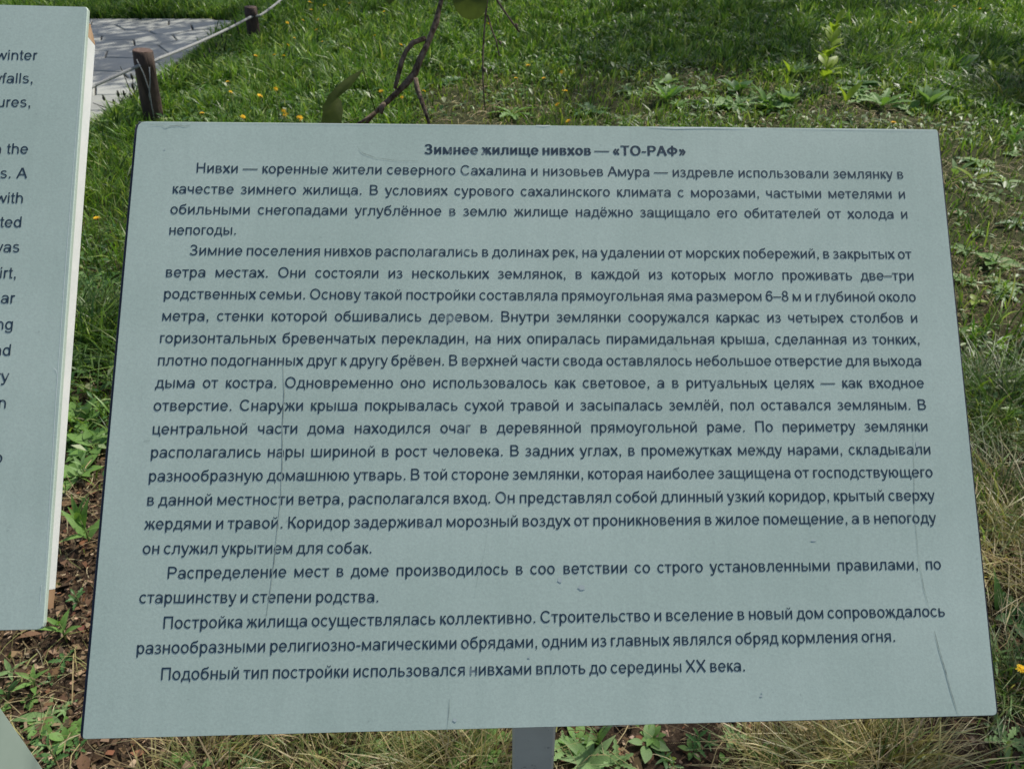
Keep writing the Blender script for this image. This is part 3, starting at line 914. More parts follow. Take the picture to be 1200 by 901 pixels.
def greenness(x, y):
    """0 = dry or bare ground, 1 = lush"""
    g = smooth(1.35, 2.3, y + .25 * (vnoise(x, y, .5, 5) - .5)) * np.where(x < -.6, 1, .62)
    g = np.where((x > .9) & (y < 4.2), .32 + .5 * bump2(x, y, 1.62, 2.1, .38) + .45 * bump2(x, y, 2.3, 3.5, .6), g)
    g = g + .35 * (vnoise(x, y, .55, 6) - .5) + .3 * (vnoise(x, y, 1.7, 7) - .5)
    # worn brown band behind the board, lush towards the fence and the far lawn
    band = bump2(x, y * 1.0, .6, 5.4, 1.1) * .34 + bump2(x, y, 2.3, 5.0, 1.0) * .34 + bump2(x, y, -.4, 4.9, .5) * .25
    g = g - band
    g = g + smooth(5.6, 7.0, y) * .25 + smooth(-.4, -1.3, x) * smooth(2.0, 3.5, y) * .45 + smooth(PATH_Y, PATH_Y + .3, y) * .3
    return np.clip(g, 0, 1)


def pick(n, cols, wts, jitv=.25):
    c = np.array(cols)[rng.choice(len(cols), n, p=np.array(wts) / sum(wts))]
    return np.clip(c * rng.uniform(1 - jitv, 1 + jitv, (n, 1)) * rng.uniform(.92, 1.08, (n, 3)), .004, 1)


GREENS = [(.075, .165, .026), (.14, .25, .040), (.22, .33, .07), (.035, .085, .018), (.33, .41, .15)]
vl = []; ql = []; tl_ = []; cl = []; base_i = 0


def push(V, Q, T, Cc):
    global base_i
    vl.append(V); cl.append(Cc); ql.append(Q + base_i)
    if T is not None: tl_.append(T + base_i)
    base_i += len(V)


def flush(name, mat, label, cat):
    global vl, ql, tl_, cl, base_i
    fl = [np.concatenate(ql)]
    if tl_: fl.append(np.concatenate(tl_))
    o = mesh_np(name, np.concatenate(vl), fl, np.concatenate(cl), mat)
    tag(o, label, cat, kind='stuff')
    print(name, sum(len(f) for f in fl))
    vl, ql, tl_, cl, base_i = [], [], [], [], 0
    return o


# lawn blades
x, y = scatter(430000, lambda x, y: np.clip(greenness(x, y) * 1.1 - .12, .04, 1) * (.45 + .75 * vnoise(x, y, .16, 9)) * np.where(y < 4, .75, 1), -6.6, 6.6, .55, 9.2)
g = greenness(x, y); n = len(x)
clump = vnoise(x, y, .13, 10)
hh = (.035 + .125 * g * (.25 + clump ** 1.5 * 1.2)) * rng.uniform(.55, 1.35, n)
far = smooth(3, 7, y)
wd = rng.uniform(.0026, .0080, n) * (1 + .8 * far)
col = pick(n, GREENS, [3, 4, 2.5, 2, 1])
dry = np.array([.27, .25, .09]) * rng.uniform(.5, 1.2, (n, 1))
mixd = np.clip((.50 - g) * 1.1 + rng.normal(0, .18, n), 0, 1)[:, None]
col = col * (1 - mixd) + dry * mixd
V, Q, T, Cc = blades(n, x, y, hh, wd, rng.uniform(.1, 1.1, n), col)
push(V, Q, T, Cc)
# path margin and lawn beyond the path: taller fringe
x = rng.uniform(-6, -2.3, 16000); y = rng.uniform(PATH_Y - .02, PATH_Y + .9, 16000); n = len(x)
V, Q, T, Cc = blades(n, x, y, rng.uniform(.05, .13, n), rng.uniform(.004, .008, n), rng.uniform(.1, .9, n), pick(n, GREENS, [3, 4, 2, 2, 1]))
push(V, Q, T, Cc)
y = rng.uniform(2.5, PATH_Y, 12000); x = path_edge(y) + np.abs(rng.normal(0, .12, 12000)) - .05; n = len(x)
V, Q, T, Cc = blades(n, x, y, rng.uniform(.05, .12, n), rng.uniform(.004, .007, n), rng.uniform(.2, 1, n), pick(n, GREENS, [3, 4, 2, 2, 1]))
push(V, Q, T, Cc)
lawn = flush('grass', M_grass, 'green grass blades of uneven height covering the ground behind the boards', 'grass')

# broad low leaves among the grass (clover, plantain, dandelion leaf)
x, y = scatter(190000, lambda x, y: np.clip(.12 + .75 * greenness(x, y), 0, 1) * smooth(.35, .7, vnoise(x, y, .35, 12)) * np.where(y < 1.6, .12, 1), -6.6, 6.6, .55, 9.0)
n = len(x); L_ = rng.uniform(.02, .06, n) * (1 + .4 * smooth(3, 6, y)); Wl = L_ * rng.uniform(.22, .5, n)
th = rng.uniform(0, 2 * np.pi, n); el = rng.uniform(-.1, 1.0, n)
z = gh(x, y) + rng.uniform(.005, .07, n) * np.clip(greenness(x, y), .15, 1)
dx, dy = np.cos(th), np.sin(th)
V = np.zeros((n, 6, 3))
def pt(t, s, drop=0):
    return np.stack([x + dx * L_ * t * np.cos(el) - dy * Wl * s, y + dy * L_ * t * np.cos(el) + dx * Wl * s, z + L_ * t * np.sin(el) * (1 - .45 * t) + np.abs(s) * Wl * .35 - drop], 1)
V[:, 0] = pt(0, 0); V[:, 1] = pt(.45, -.5); V[:, 2] = pt(.5, 0, 0); V[:, 3] = pt(.45, .5); V[:, 4] = pt(1, 0); V[:, 5] = pt(1, .02)
b0_ = np.arange(n)[:, None] * 6
Q = np.concatenate([b0_ + np.array([[0, 1, 4, 2]]), b0_ + np.array([[0, 2, 4, 3]])])
col = pick(n, [(.085, .18, .04), (.14, .25, .06), (.22, .32, .12), (.06, .14, .04), (.30, .37, .19)], [3, 4, 2, 3, 1])
push(V.reshape(-1, 3), Q, None, np.repeat(col, 6, 0))
flush('ground_cover', M_grass, 'low broad weed leaves scattered through the grass', 'ground cover')

# dry straw
def straw_d(x, y):
    d = np.clip(.9 - greenness(x, y), .08, 1) * (.3 + 1.0 * smooth(.3, .65, vnoise(x, y, .28, 14)))
    u, v, D = seen(x, y)
    soil = ((u > 655) & (u < 865) & (v > 820)) | ((u > 1105) & (v > 835))
    d = np.where(soil, .12, d)
    return np.where((x < -.5) & (y < 1.5), d * .3, d)
x, y = scatter(80000, straw_d, -5.5, 6, .55, 7.5)
n = len(x)
ST = [(.40, .33, .17), (.28, .225, .12), (.52, .45, .27), (.15, .11, .06), (.26, .26, .10)]
V, Q, Cc = strips(x, y, rng.uniform(.04, .14, n), rng.uniform(.0010, .0028, n) * (1 + .5 * smooth(3, 6, y)), pick(n, ST, [3, 3, 1.5, 2, 2]), rng.uniform(0, .25, n))
push(V, Q, None, Cc)
x, y = scatter(42000, lambda x, y: straw_d(x, y) * (y < 3.4), -1.9, 2.6, .6, 3.4)
n = len(x)
V, Q, Cc = strips(x, y, rng.uniform(.03, .11, n), rng.uniform(.0006, .0017, n), pick(n, ST, [3, 3, 2, 2, 1.5]), rng.uniform(0, .4, n), .008)
push(V, Q, None, Cc)
flush('dry_grass', M_straw, 'matted dry straw lying over the bare and worn ground', 'dry grass')

# bark chips and dead leaf crumbs on the bare soil
x, y = scatter(170000, lambda x, y: np.where(y < 1.9, np.where(x < -.5, 1.0, .45), .12) * (1 - .7 * greenness(x, y)), -2.2, 2.6, .55, 3.6)
n = len(x); sz = .0022 + .010 * rng.random(n) ** 2.2 * np.where(rng.random(n) < .05, 2.0, 1); th = rng.uniform(0, 2 * np.pi, n); asp = rng.uniform(.25, .8, n)
z = gh(x, y) + rng.uniform(.001, .012, n)
V = np.zeros((n, 4, 3)); tz = rng.normal(0, .4, (n, 2))
for i, (a, b2_) in enumerate(((-1, -.7), (1, -1), (.8, 1), (-.9, .8))):
    aa = a * sz * rng.uniform(.7, 1.1, n); bb = b2_ * sz * asp * rng.uniform(.6, 1.1, n)
    V[:, i] = np.stack([x + aa * np.cos(th) - bb * np.sin(th), y + aa * np.sin(th) + bb * np.cos(th), z + aa * tz[:, 0] + bb * tz[:, 1]], 1)
Q = np.arange(n)[:, None] * 4 + np.arange(4)[None, :]
push(V.reshape(-1, 3), Q, None, np.repeat(pick(n, [(.13, .085, .045), (.24, .17, .105), (.06, .038, .022), (.38, .29, .19), (.17, .085, .045)], [4, 3, 5, 1.2, 1.2], .4), 4, 0))
flush('leaf_litter', M_litter, 'brown bark chips and crumbled leaves on the bare soil', 'leaf litter')


# ------------------------------------------------------------------ tufts (single things)
def tuft(px, py, r, n, hmin, hmax, cols, wts, label, lean=(.4, 1.9), wdt=(.0012, .0026), cat='grass tuft', mat=None):
    c = on_z(px, py, 0.02)
    a = rng.uniform(0, 2 * np.pi, n); rr = r * np.sqrt(rng.random(n)) * 1.0
    x = c[0] + rr * np.cos(a); y = c[1] + rr * np.sin(a) * .8
    wdt = (wdt[0] * .7, wdt[1] * 1.5)
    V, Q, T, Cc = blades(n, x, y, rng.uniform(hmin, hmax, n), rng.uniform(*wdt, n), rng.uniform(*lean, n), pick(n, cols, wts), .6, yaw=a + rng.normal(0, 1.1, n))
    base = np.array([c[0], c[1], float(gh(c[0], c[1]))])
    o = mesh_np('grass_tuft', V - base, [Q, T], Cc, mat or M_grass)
    o.location = base
    tag(o, label, cat, 'grass tufts near the boards')


STG = [(.42, .36, .18), (.30, .27, .12), (.17, .22, .07), (.55, .47, .29)]
tuft(1030, 905, .12, 800, .06, .17, STG, [3, 3, 2, 1], 'pale dry grass tuft under the lower right part of the Russian board')
tuft(930, 900, .10, 500, .05, .12, STG, [3, 3, 1, 1], 'thin dry grass tuft left of the biggest dry tuft under the board')
tuft(400, 905, .14, 800, .04, .11, STG, [2, 3, 3, 1], 'yellow green grass tuft below the lower left part of the Russian board')
tuft(540, 915, .11, 700, .05, .13, STG, [3, 3, 2, 1], 'straw coloured grass tuft just left of the square post')
tuft(230, 915, .12, 500, .04, .10, STG, [3, 3, 1, 1], 'straw grass tuft below the bottom left corner of the Russian board')
GT = [(.06, .12, .03), (.10, .17, .045), (.16, .2, .08), (.26, .25, .12)]
tuft(1178, 480, .22, 1500, .08, .22, GT, [4, 4, 2, 1], 'dense green grass tuft by the right frame edge, level with the board middle')
tuft(1190, 655, .16, 700, .06, .15, STG, [4, 3, 1, 2], 'bent pale grass tuft right of the board at its lower third')
tuft(1175, 590, .16, 800, .07, .17, GT + [(.3, .27, .15)], [2, 3, 2, 2, 3], 'mixed green and dry tuft between the two others at the right edge')
tuft(1190, 800, .08, 500, .05, .12, GT, [2, 4, 3, 2], 'green grass tuft around the yellow flower at the right edge')
tuft(100, 395, .14, 900, .10, .24, GT, [5, 4, 1, .3], 'tall dark green grass clump between the two boards', wdt=(.003, .006))
tuft(1180, 110, .35, 900, .08, .2, GT, [3, 5, 2, .5], 'tall grass clump in the upper right corner', wdt=(.004, .008))
tuft(1000, 70, .4, 900, .08, .2, GT, [4, 5, 1, .3], 'tall grass clump above the right part of the Russian board', wdt=(.004, .008))


# ------------------------------------------------------------------ leafy weeds as things with single leaves
def leaf_mesh(name, mat, prof, lobes=0, fold=.25, curl=.35, n=8):
    vs_ = []; fs = []
    for i in range(n + 1):
        t = i / n; wdt = prof(t)
        if lobes and 0 < i < n: wdt *= (1.25 if i % 2 else .55)
        z = curl * t * t * -1
        vs_ += [(t, -wdt, z + wdt * fold), (t, 0, z), (t, wdt, z + wdt * fold)]
    for i in range(n):
        a = 3 * i
        fs += [(a, a + 3, a + 4, a + 1), (a + 1, a + 4, a + 5, a + 2)]
    me = bpy.data.meshes.new(name); me.from_pydata(vs_, [], fs)
    me.polygons.foreach_set('use_smooth', [not lobes] * len(me.polygons)); me.update()
    me.materials.append(mat)
    return me


lance = lambda t: .12 * math.sin(math.pi * min(1, t ** .8 + .02)) + .012
ovate = lambda t: .24 * math.sin(math.pi * (t ** 1.25) * .97 + .03) if t > .18 else .025
strap = lambda t: .055 * (1 - t ** 3) + .004
lobed = lambda t: .15 * math.sin(math.pi * (t ** 1.2) * .95 + .05) + .012
LM = {}
for kname, prof, lb in (('lance', lance, 0), ('ovate', ovate, 0), ('strap', strap, 0), ('lobed', lobed, 1)):
    for mi in range(6):
        LM[kname, mi] = leaf_mesh('leaf', M_lf[mi], prof, lb, n=10 if lb else 7)


def weed(name, px, py, kind, mi, n, L, up, label, cat='weed', stem=0.0, z=.01, spread=2 * math.pi, yaw0=None, group=None):
    """rosette (stem=0) or stemmed plant: every leaf an object"""
    c = on_z(px, py, z); c[2] = float(gh(c[0], c[1]))
    root = empty(name, c, label, cat, group)
    yaw0 = random.uniform(0, 6.28) if yaw0 is None else yaw0
    if stem:
        m = MB(); m.tube([c, c + np.array([.004, .003, stem * .5]), c + np.array([.0, .006, stem])], [.0022, .0018, .001], 5)
        m.build('stem', M_stem, root, True)
    for i in range(n):
        o = bpy.data.objects.new('leaf', LM[kind, mi]); COL.objects.link(o); o.parent = root
        f = i / max(1, n - 1)
        h = stem * (.15 + .85 * f) if stem else .004
        o.location = (0, .006 * f if stem else 0, h)
        yw = yaw0 + spread * i / n * (1.0 if spread < 6 else (1.0 if not stem else 2.4)) + random.uniform(-.25, .25)
        s = L * random.uniform(.75, 1.15) * (1 - .35 * f if stem else 1)
        o.scale = (s, s * random.uniform(.85, 1.2), s)
        o.rotation_euler = Matrix.Rotation(yw, 3, 'Z').to_4x4().to_3x3().to_euler() if False else (Matrix.Rotation(yw, 3, 'Z') @ Matrix.Rotation(-up * random.uniform(.7, 1.25) - (.35 * f if stem else 0), 3, 'Y') @ Matrix.Rotation(random.uniform(-.3, .3), 3, 'X')).to_euler()
    return root


W = weed
W('leafy_weed', 76, 748, 'lance', 0, 8, .062, .9, 'lance-leaved weed just below the right corner of the English board', stem=.05)
W('leafy_weed', 40, 805, 'lance', 0, 6, .058, .7, 'lance-leaved weed above the pale slanted post at lower left', stem=.035)
W('leafy_weed', 8, 820, 'lance', 2, 5, .055, .9, 'small weed cut by the left frame edge beside the pale post', stem=.03)
W('leafy_weed', 55, 838, 'lance', 1, 5, .060, .35, 'star-shaped seedling with three broad leaves right of the pale post')
W('leafy_weed', 80, 848, 'ovate', 0, 3, .022, .4, 'tiny two-leaved seedling left of the Russian board bottom corner')
W('leafy_weed', 66, 896, 'lobed', 2, 9, .038, .6, 'dark serrated weed at the bottom edge beside the pale post', stem=.07)
W('leafy_weed', 40, 875, 'ovate', 1, 4, .026, .3, 'pale seedling touching the edge of the pale post')
W('leafy_weed', 106, 640, 'lance', 0, 10, .085, 1.0, 'tall green weed in the gap between the boards, level with the lower text', stem=.10)
W('leafy_weed', 100, 560, 'lance', 1, 8, .055, .8, 'grey green weed in the gap between the boards above the tall one', stem=.05)
W('leafy_weed', 92, 710, 'lobed', 2, 6, .035, .6, 'dark lobed weed against the left edge of the Russian board', stem=.03)
W('leafy_weed', 108, 400, 'ovate', 1, 7, .07, .5, 'broad-leaved weed in the gap between the boards at mid height')
W('leafy_weed', 118, 480, 'ovate', 0, 4, .05, .5, 'weed with round leaves touching the left edge of the Russian board')
W('leafy_weed', 84, 592, 'ovate', 4, 2, .045, .2, 'reddish dead leaf plant beside the white edge of the English board')
W('leafy_weed', 118, 330, 'lobed', 2, 8, .10, .5, 'large dark dandelion rosette in the gap between the boards')
W('leafy_weed', 96, 330, 'lobed', 2, 7, .10, .5, 'dark dandelion rosette beside the white edge strip')
W('leafy_weed', 76, 775, 'lobed', 2, 5, .03, .6, 'small dark weed half way down the gap below the English board')
W('leafy_weed', 255, 884, 'ovate', 1, 3, .032, .4, 'pale round-leaved seedling below the left part of the Russian board')
W('leafy_weed', 315, 872, 'ovate', 0, 4, .03, .3, 'half-hidden seedling peeping under the board left of its middle')
W('leafy_weed', 233, 900, 'ovate', 0, 3, .03, .4, 'seedling cut by the bottom edge near the dry tuft')
W('leafy_weed', 415, 890, 'ovate', 2, 4, .025, .4, 'small dark seedling in the yellow green tuft')
W('leafy_weed', 480, 893, 'lance', 0, 7, .06, .4, 'broad-leaved weed at the bottom edge left of the post')
W('leafy_weed', 560, 872, 'lobed', 0, 8, .075, .35, 'dandelion rosette with lobed leaves just left of the post')
W('leafy_weed', 505, 862, 'lance', 1, 4, .06, 1.1, 'upright pale leaves under the board left of the post')
W('leafy_weed', 692, 893, 'lance', 1, 9, .07, .55, 'leafy rosette with thick upright stalks just right of the post')
W('leafy_weed', 700, 872, 'strap', 1, 5, .085, 1.25, 'bundle of pale stalks rising right of the post', stem=.02)
W('leafy_weed', 757, 871, 'ovate', 1, 4, .042, .5, 'three-leaved spoon-shaped seedling on the dark soil')
W('leafy_weed', 815, 880, 'lobed', 2, 8, .032, .7, 'serrated dark weed with a slanting stem on the dark soil', stem=.06)
W('leafy_weed', 865, 862, 'lobed', 1, 6, .032, .4, 'lobed pale seedling under the board edge right of the dark soil')
W('leafy_weed', 850, 890, 'ovate', 0, 4, .02, .4, 'tiny bright seedling in front of the thin dry tuft')
W('leafy_weed', 876, 900, 'ovate', 0, 4, .024, .4, 'small seedling cut by the bottom edge beside the dry tuft')
W('leafy_weed', 727, 900, 'ovate', 0, 3, .02, .4, 'bright leaf pair at the bottom edge right of the post rosette')
W('leafy_weed', 785, 888, 'ovate', 3, 4, .015, .4, 'yellowish speck of a seedling between the seedlings on the dark soil')
W('leafy_weed', 1170, 712, 'lance', 0, 1, .085, 1.1, 'single upright broad blade right of the board at its lower third', yaw0=2.0)
W('leafy_weed', 1192, 725, 'ovate', 2, 5, .07, .7, 'dark broad-leaved weed cut by the right frame edge')
W('leafy_weed', 1180, 868, 'lobed', 1, 7, .05, .5, 'lobed weed below the lower right corner of the Russian board')
W('leafy_weed', 1192, 895, 'lobed', 0, 6, .035, .4, 'small lobed weed in the bottom right corner')
W('leafy_weed', 1165, 770, 'strap', 1, 7, .10, .7, 'long narrow leaves fanning out beside the yellow flower', stem=.01)
W('leafy_weed', 1144, 352, 'ovate', 3, 3, .055, .5, 'yellow green leaves right of the board at a third of its height')
W('leafy_weed', 1130, 378, 'ovate', 3, 2, .045, .4, 'yellow green leaf touching the right edge of the board')
W('leafy_weed', 1120, 205, 'lance', 1, 3, .12, 1.1, 'upright pale leaf beside the upper right corner of the board')
W('leafy_weed', 1140, 215, 'lance', 3, 2, .11, .7, 'slanting bright leaf right of the upper right corner')
W('leafy_weed', 1175, 217, 'lance', 0, 4, .10, .3, 'flat green leaves near the right frame edge')
W('leafy_weed', 1145, 270, 'ovate', 1, 5, .06, .3, 'pale low leaves right of the board at a quarter of its height')
W('leafy_weed', 1130, 290, 'lobed', 1, 7, .07, .3, 'silvery lobed rosette right of the board')
W('leafy_weed', 1190, 265, 'lobed', 2, 7, .09, .3, 'dark lobed rosette by the right frame edge')
W('leafy_weed', 962, 105, 'ovate', 3, 22, .15, .9, 'tall yellow green weed standing above the right part of the board', stem=.42)
W('leafy_weed', 918, 118, 'lance', 3, 5, .16, 1.1, 'slim yellow green weed left of the tall one', stem=.18)
W('leafy_weed', 990, 124, 'ovate', 3, 2, .17, 1.25, 'single tall yellow green leaf just above the board edge')
W('leafy_weed', 1088, 112, 'ovate', 2, 10, .15, .6, 'broad blue green weed above the upper right corner of the board')
W('leafy_weed', 1118, 105, 'ovate', 0, 8, .12, .7, 'broad green weed beside the blue green one')
W('leafy_weed', 1160, 95, 'lobed', 3, 9, .13, .8, 'yellow green weed near the right frame edge, upper corner', stem=.12)
W('leafy_weed', 1188, 92, 'lobed', 3, 9, .13, .8, 'yellow green weed cut by the right frame edge, upper corner', stem=.14)
W('leafy_weed', 1185, 170, 'lobed', 0, 8, .11, .9, 'leafy weed growing from the clover by the right frame edge', stem=.10)
for i, (px, py) in enumerate(sorted(((215, 128), (250, 100), (300, 90), (340, 110), (390, 70), (420, 40), (430, 110), (455, 60), (520, 95), (560, 60), (600, 130), (690, 130), (740, 110), (820, 60), (870, 118), (1050, 90), (1010, 118), (830, 125), (360, 40), (480, 20)))):
    W('dandelion_rosette', px, py, 'lobed', (0, 2, 1)[i % 3], 9, random.uniform(.10, .17), .45,
      'dandelion leaf rosette in the lawn above the board, %s from the left' % (['first', 'second', 'third', 'fourth', 'fifth', 'sixth', 'seventh', 'eighth', 'ninth', 'tenth', 'eleventh', 'twelfth', 'thirteenth', 'fourteenth', 'fifteenth', 'sixteenth', 'seventeenth', 'eighteenth', 'nineteenth', 'twentieth'][i]), 'weed', group='dandelion rosettes in the lawn')

def spread(pts, what, cat, kinds, mats, Lr, nr, where, group, up=(.25, .7)):
    for i, (px, py) in enumerate(sorted(pts)):
        r_ = random.Random(px * 31 + py)
        W(what, px, py, kinds[i % len(kinds)], mats[i % len(mats)], r_.randint(*nr), r_.uniform(*Lr), r_.uniform(*up), '%s, %s from the left' % (where, ORD[i]), cat, group=group)


ORD = 'first second third fourth fifth sixth seventh eighth ninth tenth eleventh twelfth thirteenth fourteenth fifteenth sixteenth seventeenth eighteenth nineteenth twentieth'.split()
ORD += ['twenty-' + w_ for w_ in ORD[:9]] + ['thirtieth'] + ['thirty-' + w_ for w_ in ORD[:9]] + ['fortieth'] + ['forty-' + w_ for w_ in ORD[:9]]
rs = random.Random(5)
spread([(rs.uniform(780, 1195), 4 + 128 * rs.random() ** .7) for _ in range(46)], 'broad_weed', 'weed', ('lobed', 'ovate', 'lance', 'ovate'), (0, 1, 3, 0, 2, 1, 0), (.08, .17), (7, 12),
       'broad-leaved weed in the upper right grass above the board', 'broad-leaved weeds in the upper right grass', (.4, 1.0))
spread([(rs.uniform(1125, 1198), rs.uniform(160, 340)) for _ in range(12)], 'broad_weed', 'weed', ('lobed', 'ovate', 'lance'), (1, 0, 2), (.05, .10), (6, 9),
       'low weed right of the board in its upper third', 'low weeds right of the board', (.2, .6))
spread([(rs.uniform(80, 112), rs.uniform(330, 560)) for _ in range(10)], 'broad_weed', 'weed', ('ovate', 'lobed', 'lance'), (0, 2, 1), (.05, .10), (6, 9),
       'leafy weed in the upper gap between the two boards', 'weeds in the upper gap between the boards', (.4, .9))
spread([(rs.uniform(4, 115), rs.uniform(748, 895)) for _ in range(16)], 'seedling', 'seedling', ('ovate', 'lance', 'lobed'), (0, 1, 2), (.015, .036), (4, 7),
       'small seedling on the brown litter at lower left', 'seedlings on the litter at lower left', (.3, .8))
spread([(rs.uniform(130, 600), rs.uniform(868, 900)) for _ in range(14)], 'seedling', 'seedling', ('ovate', 'lobed', 'lance'), (0, 1, 2), (.02, .045), (4, 8),
       'small weed under the board edge left of the post', 'small weeds left of the post', (.3, .8))
spread([(rs.uniform(662, 1195), rs.uniform(862, 900)) for _ in range(16)], 'seedling', 'seedling', ('lobed', 'ovate', 'lance'), (1, 0, 2), (.018, .042), (4, 8),
       'small weed under the board edge right of the post', 'small weeds right of the post', (.3, .8))

# dead leaves on the soil
dl = [(20, 752), (48, 770), (88, 720), (70, 820), (50, 862), (95, 880), (88, 600), (78, 668), (450, 880), (625 - 90, 880), (640 + 60, 870), (1150, 852), (835, 893), (90, 740), (110, 700), (32, 835)]
ORD = 'first second third fourth fifth sixth seventh eighth ninth tenth eleventh twelfth thirteenth fourteenth fifteenth sixteenth seventeenth eighteenth nineteenth twentieth'.split()
ORD += ['twenty-' + w_ for w_ in ORD[:9]] + ['thirtieth'] + ['thirty-' + w_ for w_ in ORD[:9]]
for i, (px, py) in enumerate(sorted(dl)):
    c = on_z(px, py, .01); c[2] = float(gh(c[0], c[1])) + .012
    o = bpy.data.objects.new('dead_leaf', LM['ovate', 4 if (px, py) in ((88, 600), (90, 740)) else 5]); COL.objects.link(o); o.location = c
    s = random.uniform(.03, .055); o.scale = (s, s, s * .9); o.rotation_euler = (random.uniform(-.5, .5), random.uniform(-.4, .4), random.uniform(0, 6.28))
    tag(o, 'curled brown dead leaf on the soil, %s from the left of the %d' % (ORD[i], len(dl)), 'dead leaf', 'dead leaves on the soil')

# ------------------------------------------------------------------ dandelion flowers
fm = MB()
for rg, (n_, r0, r1, z0, z1) in enumerate(((20, .2, 1.1, .0, .10), (18, .15, .85, .08, .22), (12, .1, .55, .14, .30), (7, .02, .3, .2, .32))):
    for i in range(n_):
        a = 2 * math.pi * (i + .5 * rg) / n_ + random.uniform(-.07, .07); wv = .07; r1 = r1 * random.uniform(.9, 1.05)
        c_, s_ = math.cos(a), math.sin(a)
        fm.add([(r0 * c_ + wv * .5 * s_, r0 * s_ - wv * .5 * c_, z0), (r1 * c_ + wv * s_, r1 * s_ - wv * c_, z1), (r1 * 1.04 * c_ - wv * s_, r1 * 1.04 * s_ + wv * c_, z1 - .03), (r0 * c_ - wv * .5 * s_, r0 * s_ + wv * .5 * c_, z0)], [(0, 1, 2, 3)])
fl0 = fm.build('flower_head', M_petal)
FMESH = fl0.data; bpy.data.objects.remove(fl0)
cal = MB(); cal.tube([(0, 0, -.35), (0, 0, -.1), (0, 0, .06)], [.18, .34, .42], 8)
c0 = cal.build('calyx', M_stem, None, True); CMESH = c0.data; bpy.data.objects.remove(c0)


def dandelion(px, py, h, r, label, group=None, tilt=.3, sway=0.02):
    top = on_z(px, py, h)
    base = np.array([top[0] + random.uniform(-sway, sway), top[1] + random.uniform(-sway, sway), 0]); base[2] = float(gh(base[0], base[1]))
    root = empty('dandelion', base, label, 'flower', group)
    m = MB(); mid = (base + top) / 2 + np.array([random.uniform(-.01, .01), 0, .01])
    m.tube([base, mid, top - np.array([0, 0, .3 * r])], [.0024, .0021, .0021], 5)
    st = m.build('stem', M_stem, root, True)
    o = bpy.data.objects.new('flower_head', FMESH); COL.objects.link(o); o.parent = root
    o.location = top - base; o.scale = (r, r, r); o.rotation_euler = (random.uniform(-tilt, tilt), random.uniform(-tilt, tilt), random.uniform(0, 6))
    c = bpy.data.objects.new('calyx', CMESH); COL.objects.link(c); c.parent = o


dandelion(114, 256, .16, .019, 'yellow dandelion in the gap between the boards')
dandelion(1197, 783, .07, .014, 'yellow dandelion cut by the right frame edge near the lower board corner')
dandelion(1047, 144, .14, .022, 'yellow dandelion just above the top edge of the board near its right corner')
dandelion(666, 142, .16, .022, 'yellow dandelion touching the top edge of the board above the title')
dandelion(663, 107, .17, .022, 'long-stemmed yellow dandelion directly above the one touching the board')
dandelion(619, 77, .16, .024, 'round orange-yellow dandelion facing the camera above the board middle', tilt=.1)
dandelion(605, 92, .15, .019, 'half-closed brownish dandelion with a pale curved stem', sway=.06)
dandelion(637, 92, .14, .018, 'orange dandelion seen edge-on right of the half-closed one')
dandelion(1066, 27, .16, .024, 'yellow dandelion in the tall green grass above the right part of the board')
dandelion(1148, 11, .14, .024, 'yellow dandelion near the bare dark patch at the upper right')
dandelion(1118, 8, .14, .018, 'small yellow dandelion left of the one near the bare dark patch')
FL = ((337, 27), (337, 53), (321, 65), (332, 66), (378, 49), (365, 12), (380, 7), (373, 23), (355, 24), (267, 96), (270, 108), (323, 104), (305, 113), (333, 130), (334, 135), (237, 133), (285, 137), (351, 138), (363, 3),
               (658, 85), (653, 123), (470, 53), (439, 42), (447, 107), (471, 114), (572, 28), (497, 107), (450, 14), (1098, 1), (395, 12), (410, 4), (345, 45), (371, 35), (300, 66))
for i, (px, py) in enumerate(sorted(FL)):
    k_ = i if px < 520 else i - sum(1 for q_ in FL if q_[0] < 520)
    dandelion(px, py, random.uniform(.16, .20), random.uniform(.014, .023), ('small yellow dandelion left of the thin hanging twig, %s of them from the left' if px < 520 else 'small dandelion in the lawn right of the hanging twigs, %s from the left') % ORD[k_],
              'dandelions in the left lawn' if px < 520 else 'dandelions in the right lawn', tilt=.7)

# ------------------------------------------------------------------ plantain stalks at the path edge
def stalks(px, py, tops, label):
    base = on_z(px, py, 0); base[2] = 0
    root = empty('plantain', base, label, 'weed')
    for (tx, ty, dark) in tops:
        top = on_y(tx, ty, base[1]); top[1] += 0
        m = MB(); b_ = base + np.array([random.uniform(-.03, .03), random.uniform(-.02, .02), 0])
        m.tube([b_, (b_ + top) / 2 + np.array([.01, 0, .01]), top], [.0035, .003, .0025], 5)
        m.build('stalk', M_seed, root, True)
        if dark:
            m = MB(); d = np.array([0, 0, .03]); m.tube([top - d * .3, top + d * .2, top + d], [.003, .009, .004], 6)
            m.build('seed_head', M_seed, root, True)


